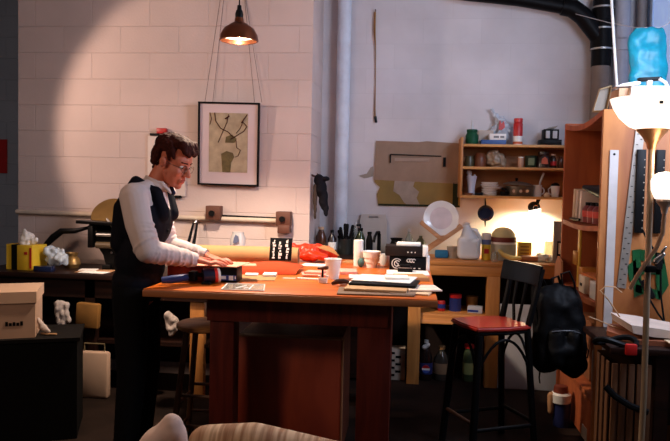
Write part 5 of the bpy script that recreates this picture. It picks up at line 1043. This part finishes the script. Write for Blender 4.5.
# backpack
bkp = thing('backpack', 'black backpack hanging on the back of the bar stool', 'backpack', (.86, 4.0, .45))
b = nb()
BC = V((.855, 4.02, 0)); bu = V((.91, .42, 0)).normalized(); bn_ = V((-.42, .91, 0)).normalized()
def bq(u, n, z): return BC+bu*n*0+V((1, .1, 0)).normalized()*u+V((-.1, 1, 0)).normalized()*n+V((0, 0, z))
for p0, p1, r0, r1 in ((bq(-.06, 0, .54), bq(-.05, 0, .84), .10, .09), (bq(.05, 0, .54), bq(.03, 0, .84), .10, .085), (bq(-.01, 0, .82), bq(-.02, 0, .885), .09, .06), (bq(-.08, -.02, .52), bq(-.07, -.02, .80), .085, .07), (bq(.07, -.02, .50), bq(.06, -.02, .74), .085, .07)): cap(b, p0, p1, r0, r1, 18)
blobj('body', b, DKBAG, bkp, jitter=.012, jscale=14, voxel=.008)
b = nb(); cap(b, bq(-.05, -.105, .53), bq(-.05, -.10, .66), .05, .045); cap(b, bq(.05, -.105, .53), bq(.05, -.10, .66), .05, .045); cap(b, bq(-.05, -.105, .58), bq(.05, -.105, .58), .05, .05)
blobj('pocket', b, DKBAG, bkp, jitter=.006, jscale=20, voxel=.008)
part('strap', DKBAG, bkp, lambda b: tube(b, [bq(-.06, .05, .90), bq(-.12, .05, 1.0), bq(-.15, .03, .98), bq(-.16, .0, .86), bq(-.14, -.03, .70), bq(-.12, -.05, .55)], .017, 8, flat=.4))
part('strap', DKBAG, bkp, lambda b: tube(b, [bq(.0, -.02, .92), bq(-.01, -.02, .995), bq(.035, -.02, 1.01), bq(.06, -.03, .95), bq(.07, -.05, .87)], .015, 8, flat=.4))
part('handle', BLACKP, bkp, lambda b: tube(b, [bq(-.05, .0, .92), bq(-.055, .0, .965), bq(-.02, .0, .98), bq(.0, .0, .92)], .008, 8))
part('zip', mat('zip_grey', rgb(60, 60, 66), .4), bkp, lambda b: tube(b, [bq(-.085, -.128, .69), bq(-.03, -.142, .70), bq(.03, -.142, .70), bq(.085, -.128, .68)], .004, 6))
part('strap_tail', DKBAG, bkp, lambda b: tube(b, [bq(.12, -.02, .52), bq(.15, -.03, .53), bq(.155, -.03, .57), bq(.13, -.03, .60)], .010, 8, flat=.4))
part('strap_tail', DKBAG, bkp, lambda b: tube(b, [bq(-.11, -.03, .48), bq(-.115, -.03, .41), bq(-.11, -.03, .38)], .010, 8, flat=.4))
fb_ = thing('floor_bottle', 'white and blue container on the floor behind the hanging backpack', 'container', (.95, 4.42, 0))
part('tub', mat('tub_blue', rgb(34, 40, 84), .4), fb_, lambda b: lathe(b, [(0, 0), (.05, 0), (.055, .15), (0, .15)], (.97, 4.42, 0), 24))
part('collar', WHITE, fb_, lambda b: lathe(b, [(0, .15), (.06, .15), (.062, .20), (.05, .21), (0, .21)], (.96, 4.42, 0), 24))
part('lid', mat('lid_brown', rgb(110, 44, 24), .5), fb_, lambda b: lathe(b, [(0, .21), (.045, .21), (.04, .25), (0, .255)], (.96, 4.42, 0), 24))
part('side_grip', KRAFTD, fb_, lambda b: cap(b, (.90, 4.41, .19), (.90, 4.41, .09), .022, .018))

# ------------------------------------------------------------------ foreground seat
ac = thing('armchair', 'tan striped upholstered chair whose rounded back rises at the bottom edge', 'armchair', (-.42, 2.0, 0))
def stripes(name):
    mt, n, l, p = nt(name)
    tc = n.new('ShaderNodeTexCoord'); mp = n.new('ShaderNodeMapping'); mp.inputs['Rotation'].default_value = (0, R(40), 0); mp.inputs['Scale'].default_value = (52, 4, 4)
    l.new(tc.outputs['Object'], mp.inputs[0])
    ns = n.new('ShaderNodeTexNoise'); ns.inputs['Scale'].default_value = 1; ns.inputs['Detail'].default_value = 3; l.new(mp.outputs[0], ns.inputs[0])
    cr = n.new('ShaderNodeValToRGB'); cr.color_ramp.elements[0].position = .38; cr.color_ramp.elements[1].position = .62
    cr.color_ramp.elements[0].color = (*rgb(178, 130, 96), 1); cr.color_ramp.elements[1].color = (*rgb(240, 204, 166), 1)
    l.new(ns.outputs[0], cr.inputs[0]); l.new(cr.outputs[0], p.inputs['Base Color']); p.inputs['Roughness'].default_value = .8
    return mt
STR = stripes('striped_fabric')
b = nb()
cap(b, (-.60, 2.05, .660), (-.45, 2.05, .668), .058, .065, 20); cap(b, (-.45, 2.05, .668), (-.17, 2.05, .625), .065, .06, 20); cap(b, (-.60, 2.05, .42), (-.12, 2.05, .42), .06, .06); cap(b, (-.60, 2.05, .42), (-.60, 2.05, .64), .06, .055); cap(b, (-.14, 2.05, .42), (-.15, 2.05, .60), .06, .06); cap(b, (-.38, 2.05, .42), (-.38, 2.05, .62), .06, .06)
cap(b, (-.5, 2.05, .42), (-.5, 2.05, .62), .06, .06); cap(b, (-.26, 2.05, .42), (-.26, 2.05, .6), .06, .06)
blobj('backrest', b, STR, ac, voxel=.009, smooth=8)
part('seat', STR, ac, lambda b: box(b, (-.66, 1.5, .30), (-.10, 2.0, .44), .05))
for x in (-.62, -.14):
    for y in (1.56, 2.04): part('leg', DARKW, ac, lambda b: tube(b, [(x, y, 0), (x, y, .40)], .022, 12))
b = nb()
cap(b, (-.732, 2.12, .685), (-.768, 2.12, .625), .038, .056, 18); cap(b, (-.768, 2.12, .625), (-.84, 2.12, .53), .058, .06, 18); cap(b, (-.73, 2.12, .66), (-.73, 2.12, .48), .045, .05)
cu = thing('pale_coat', 'pale grey pink coat draped over the left corner of the striped chair', 'coat', (-.75, 2.12, .4))
blobj('cloth', b, mat('coat_cloth', rgb(222, 192, 178), .9), cu, jitter=.006, jscale=18, voxel=.007)
# ------------------------------------------------------------------ the man
man = thing('person', 'man in white shirt and dark vest leaning over the work table', 'person', (-1.36, 3.42, 0))
SKIN = mat('skin', rgb(198, 110, 82), .55, var=.05, scale=12)
SHIRT = mat('white_shirt', rgb(208, 188, 182), .85, var=.04)
VEST = mat('navy_vest', rgb(14, 14, 22), .8)
TROU = mat('black_trousers', rgb(11, 10, 11), .9)
HAIR = mat('dark_red_hair', rgb(58, 21, 14), .75, var=.4, scale=60, bump=.5, bscale=90)
O = V((-1.203, 3.42, 1.562))
hp_, yw = R(20), R(-14)
Fh = V((math.cos(hp_)*math.cos(yw), math.cos(hp_)*math.sin(yw), -math.sin(hp_)))
Sh = V((-math.sin(yw), math.cos(yw), 0)); Uh = Fh.cross(Sh)
HM = Matrix((Fh, Sh, Uh)).transposed()
def h(f, s, u): return O+Fh*f+Sh*s+Uh*u
shR, elR, wrR = V((-1.325, 3.25, 1.385)), V((-1.235, 3.20, 1.13)), V((-1.075, 3.40, 1.075))
shL, elL, wrL = V((-1.335, 3.585, 1.39)), V((-1.295, 3.625, 1.115)), V((-1.075, 3.60, 1.075))
b = nb()
# head
ell(b, h(.008, 0, .055), (.094, .074, .084), HM, 28); ell(b, h(.048, 0, -.03), (.052, .060, .085), HM, 24)
ell(b, h(.080, 0, -.098), (.020, .022, .018), HM); ell(b, h(.062, 0, .03), (.045, .062, .05), HM)
for s in (-1, 1):
    cap(b, h(.022, s*.050, -.045), h(.066, s*.020, -.092), .017, .018)
    ell(b, h(.070, s*.038, -.028), (.026, .022, .024), HM)
    ell(b, h(.008, s*.080, .0), (.019, .012, .029), HM @ RX(s*-14))
    cap(b, h(.094, s*.012, .022), h(.084, s*.042, .022), .011, .010)
    ell(b, h(.108, s*.011, -.036), (.010, .009, .008), HM)
cap(b, h(.098, 0, .012), h(.122, 0, -.03), .008, .013)
cap(b, h(.094, -.018, -.060), h(.094, .018, -.060), .009, .009); cap(b, h(.091, -.015, -.074), h(.091, .015, -.074), .010, .010)
cap(b, h(-.02, 0, -.04), V((-1.29, 3.42, 1.42)), .053, .054, 20)
# trunk and legs
ell(b, (-1.325, 3.42, 1.30), (.105, .165, .16)); ell(b, (-1.35, 3.42, 1.08), (.095, .145, .17)); ell(b, (-1.37, 3.42, .93), (.105, .155, .12))
cap(b, shR, shL, .058, .058); cap(b, (-1.31, 3.34, 1.395), (-1.295, 3.42, 1.41), .048, .05); cap(b, (-1.31, 3.50, 1.395), (-1.295, 3.42, 1.41), .048, .05)
for s in (-1, 1):
    cap(b, (-1.37, 3.42+s*.085, .90), (-1.355, 3.42+s*.095, .50), .080, .055); cap(b, (-1.355, 3.42+s*.095, .50), (-1.385, 3.42+s*.10, .09), .055, .036)
    cap(b, (-1.395, 3.42+s*.10, .045), (-1.24, 3.42+s*.115, .03), .036, .028)
def hand(b, w, d, side, drop):
    d = V(d).normalized(); lat = V((0, 0, 1)).cross(d).normalized()*side   # towards the thumb
    zz = V((0, 0, 1))
    k0 = w+d*.085+zz*drop
    for t_ in (-.028, -.009, .010, .028):
        cap(b, w+lat*t_*.6+d*.01, k0+lat*t_, .0145, .0105, 10)
    for t_, L_ in ((.030, .072), (.010, .080), (-.010, .074), (-.029, .058)):
        p0 = k0+lat*t_; p1 = p0+d*L_*.45+lat*t_*.15+zz*.005; p2 = p1+d*L_*.33-zz*.007; p3 = p2+d*L_*.24-zz*.010
        cap(b, p0, p1, .0098, .0088, 10); cap(b, p1, p2, .0088, .0080, 10); cap(b, p2, p3, .0080, .0068, 10)
    t0 = w+d*.025+lat*.024; t1 = t0+d*.032+lat*.028-zz*.004; t2 = t1+d*.030+lat*.008-zz*.006
    cap(b, t0, t1, .0135, .0108, 10); cap(b, t1, t2, .0105, .0085, 10)
for s_, e_, w_, d_, sd_, dr_ in ((shR, elR, wrR, (.93, .36, 0), 1, -.020), (shL, elL, wrL, (.97, -.25, 0), -1, -.020)):
    cap(b, s_, e_, .050, .042); cap(b, e_, w_, .042, .028); hand(b, w_, d_, sd_, dr_)
body = blobj('body', b, SKIN, man, voxel=.0042, smooth=2)
# eyes and brows
EYE = mat('eye_white', rgb(226, 214, 206), .2, var=.02); IRIS = mat('iris', rgb(50, 34, 26), .2)
for s in (-1, 1):
    e = part('eye', EYE, man, lambda b: ell(b, h(.086, s*.030, .004), (.011, .013, .010), HM))
    part('iris', IRIS, e, lambda b: ell(b, h(.0945, s*.030, .001), (.0035, .006, .006), HM))
    part('eyebrow', HAIR, man, lambda b: cap(b, h(.104, s*.014, .026), h(.092, s*.046, .027), .0045, .0035))
part('lips', mat('lips', rgb(176, 84, 72), .4), man, lambda b: (cap(b, h(.1015, -.013, -.061), h(.1015, .013, -.061), .0042), cap(b, h(.099, -.011, -.072), h(.099, .011, -.072), .0048)))
gl = part('glasses', mat('spectacle_wire', rgb(120, 100, 84), .25, .8), man, lambda b: (
    [tube(b, [h(.113-.006*abs(math.cos(a)), s*.032+.021*math.cos(a), -.002+.017*math.sin(a)) for a in [2*math.pi*k/24 for k in range(24)]], .0013, 6, closed=True) for s in (-1, 1)],
    tube(b, [h(.114, -.011, .002), h(.117, 0, .006), h(.114, .011, .002)], .0013, 6),
    [tube(b, [h(.106, s*.053, .002), h(.06, s*.074, .004), h(.0, s*.084, .012), h(-.02, s*.082, -.01)], .0013, 6) for s in (-1, 1)]), 'thin wire glasses')
# hair
b = nb()
ell(b, h(-.012, 0, .076), (.098, .081, .066), HM, 28); ell(b, h(-.064, 0, .022), (.044, .066, .075), HM); ell(b, h(.03, 0, .105), (.070, .068, .040), HM)
cap(b, h(-.075, -.02, -.02), h(-.075, .02, -.02), .026, .026); cap(b, h(-.058, -.03, -.05), h(-.058, .03, -.05), .016, .016)
for k in range(7):
    s = -.051+.017*k
    cap(b, h(.07, s*.9, .112), h(.103-.003*abs(k-3), s, .080-.005*(k % 3)), .024, .013, 10)
for s in (-1, 1):
    cap(b, h(.035, s*.070, .07), h(.052, s*.068, .035), .020, .008); cap(b, h(.02, s*.072, .05), h(.034, s*.070, .020), .014, .006)
    cap(b, h(-.035, s*.066, .06), h(-.048, s*.062, -.02), .020, .014)
rr = random.Random(11)
for k in range(90):
    a, t_ = rr.uniform(0, 6.283), rr.uniform(.1, 1.2)
    dvec = V((math.sin(t_)*math.cos(a), math.sin(t_)*math.sin(a), math.cos(t_)))
    p = V((-.012+dvec.x*.097, dvec.y*.080, .076+dvec.z*.064))
    if p.x > .04 and p.z < .10: continue
    qv = p+V((.018, dvec.y*.012, -.012))
    cap(b, h(*p), h(*qv), .0075, .004, 6)
blobj('hair', b, HAIR, man, voxel=.0035, smooth=4, jitter=.003, jscale=50)
# shirt
b = nb()
def sleeve(b, s_, e_, w_, sd):
    m1 = s_.lerp(e_, .5)+V((-.006, -.004*sd, 0)); m2 = e_.lerp(w_, .45)+V((0, 0, .004))
    cap(b, s_, m1, .068, .066, 18); cap(b, m1, e_, .066, .058, 18); cap(b, e_, m2, .058, .050, 18); cap(b, m2, w_.lerp(e_, .06), .050, .036, 18)
    for k in range(9):     # folds around the elbow and forearm
        f = .08+.10*k; p = e_.lerp(w_, f); ax = (w_-e_).normalized(); x, y = frame_of(ax)
        tube(b, [p+ax*.012*math.sin(a+k*2)+(x*math.cos(a)+y*math.sin(a))*(.056-.018*f) for a in [2*math.pi*j/12 for j in range(12)]], .0065, 6, closed=True)
    for k in range(4):
        f = .50+.13*k; p = s_.lerp(e_, f); ax = (e_-s_).normalized(); x, y = frame_of(ax)
        tube(b, [p+ax*.02*math.sin(a+k)+(x*math.cos(a)+y*math.sin(a))*(.062) for a in [2*math.pi*j/12 for j in range(12)]], .006, 6, closed=True)
sleeve(b, shR, elR, wrR, 1); sleeve(b, shL, elL, wrL, -1)
ell(b, (-1.325, 3.42, 1.30), (.112, .172, .165)); ell(b, (-1.35, 3.42, 1.08), (.102, .152, .17))
cap(b, shR, shL, .069, .069); cap(b, (-1.30, 3.42, 1.395), (-1.29, 3.42, 1.31), .078, .085);  cap(b, (-1.31, 3.33, 1.415), (-1.29, 3.42, 1.43), .05, .055); cap(b, (-1.31, 3.51, 1.415), (-1.29, 3.42, 1.43), .05, .055)
shirt = blobj('shirt', b, SHIRT, man, voxel=.0055, smooth=2)
nax = (h(-.02, 0, -.04)-V((-1.275, 3.42, 1.425))).normalized(); nc = V((-1.275, 3.42, 1.440)); nx, ny = frame_of(nax)
b = nb()
tube(b, [nc+(nx*math.cos(a)+ny*math.sin(a))*.064+nax*.004 for a in [2*math.pi*k/28 for k in range(28)]], .011, 10, closed=True)
tube(b, [nc+(nx*math.cos(a)+ny*math.sin(a))*.061+nax*.022 for a in [2*math.pi*k/28 for k in range(28)]], .010, 10, closed=True)
for s in (-1, 1): cap(b, nc+V((.045, s*.048, .012)), nc+V((.088, s*.038, -.035)), .014, .006); cap(b, nc+V((.06, s*.02, -.0)), nc+V((.085, s*.036, -.03)), .010, .006)
blobj('collar', b, SHIRT, shirt, voxel=.004, smooth=2)
for w_, e_ in ((wrR, elR), (wrL, elL)):
    part('cuff', SHIRT, shirt, lambda b: tube(b, [w_.lerp(e_, .16), w_.lerp(e_, .10), w_.lerp(e_, -.04)], [.038, .0385, .0365], 18, caps=False))
part('tie', mat('navy_tie', rgb(30, 34, 62), .5), man, lambda b: (cap(b, nc+V((.075, 0, -.01)), nc+V((.088, 0, -.035)), .014, .011)))
# vest
b = nb()
ell(b, (-1.328, 3.42, 1.27), (.128, .182, .165)); ell(b, (-1.355, 3.42, 1.07), (.122, .166, .19)); ell(b, (-1.37, 3.42, .96), (.118, .168, .10))
for s in (-1, 1):
    cap(b, (-1.405, 3.42+s*.115, 1.34), (-1.345, 3.42+s*.095, 1.462), .036, .026); cap(b, (-1.345, 3.42+s*.095, 1.462), (-1.25, 3.42+s*.08, 1.40), .026, .030)
    cap(b, (-1.25, 3.42+s*.080, 1.405), (-1.225, 3.42+s*.065, 1.30), .034, .045)
    cap(b, (-1.41, 3.42+s*.11, 1.33), (-1.42, 3.42+s*.10, 1.15), .04, .05)
cap(b, (-1.40, 3.34, 1.38), (-1.40, 3.50, 1.38), .035, .035)
ve = blobj('vest', b, VEST, man, voxel=.0055, smooth=3)
for k in range(4): part('button', BLACKP, ve, lambda b: ell(b, (-1.205-.012*max(0, k-1), 3.40, 1.29-.075*k), (.006, .008, .008)))
# trousers and shoes
b = nb()
ell(b, (-1.372, 3.42, .93), (.116, .166, .11))
for s in (-1, 1):
    cap(b, (-1.372, 3.42+s*.085, .90), (-1.358, 3.42+s*.097, .50), .092, .072, 18); cap(b, (-1.358, 3.42+s*.097, .50), (-1.388, 3.42+s*.10, .11), .072, .060, 18)
tr_ = blobj('trousers', b, TROU, man, voxel=.007, smooth=3)
for s in (-1, 1):
    b = nb(); cap(b, (-1.40, 3.42+s*.10, .05), (-1.25, 3.42+s*.118, .036), .048, .036); cap(b, (-1.40, 3.42+s*.10, .05), (-1.39, 3.42+s*.10, .10), .046, .046)
    for v in b.verts: v.co.z = max(v.co.z, .002)
    blobj('shoe', b, BLACKP, man, voxel=.006, smooth=2)
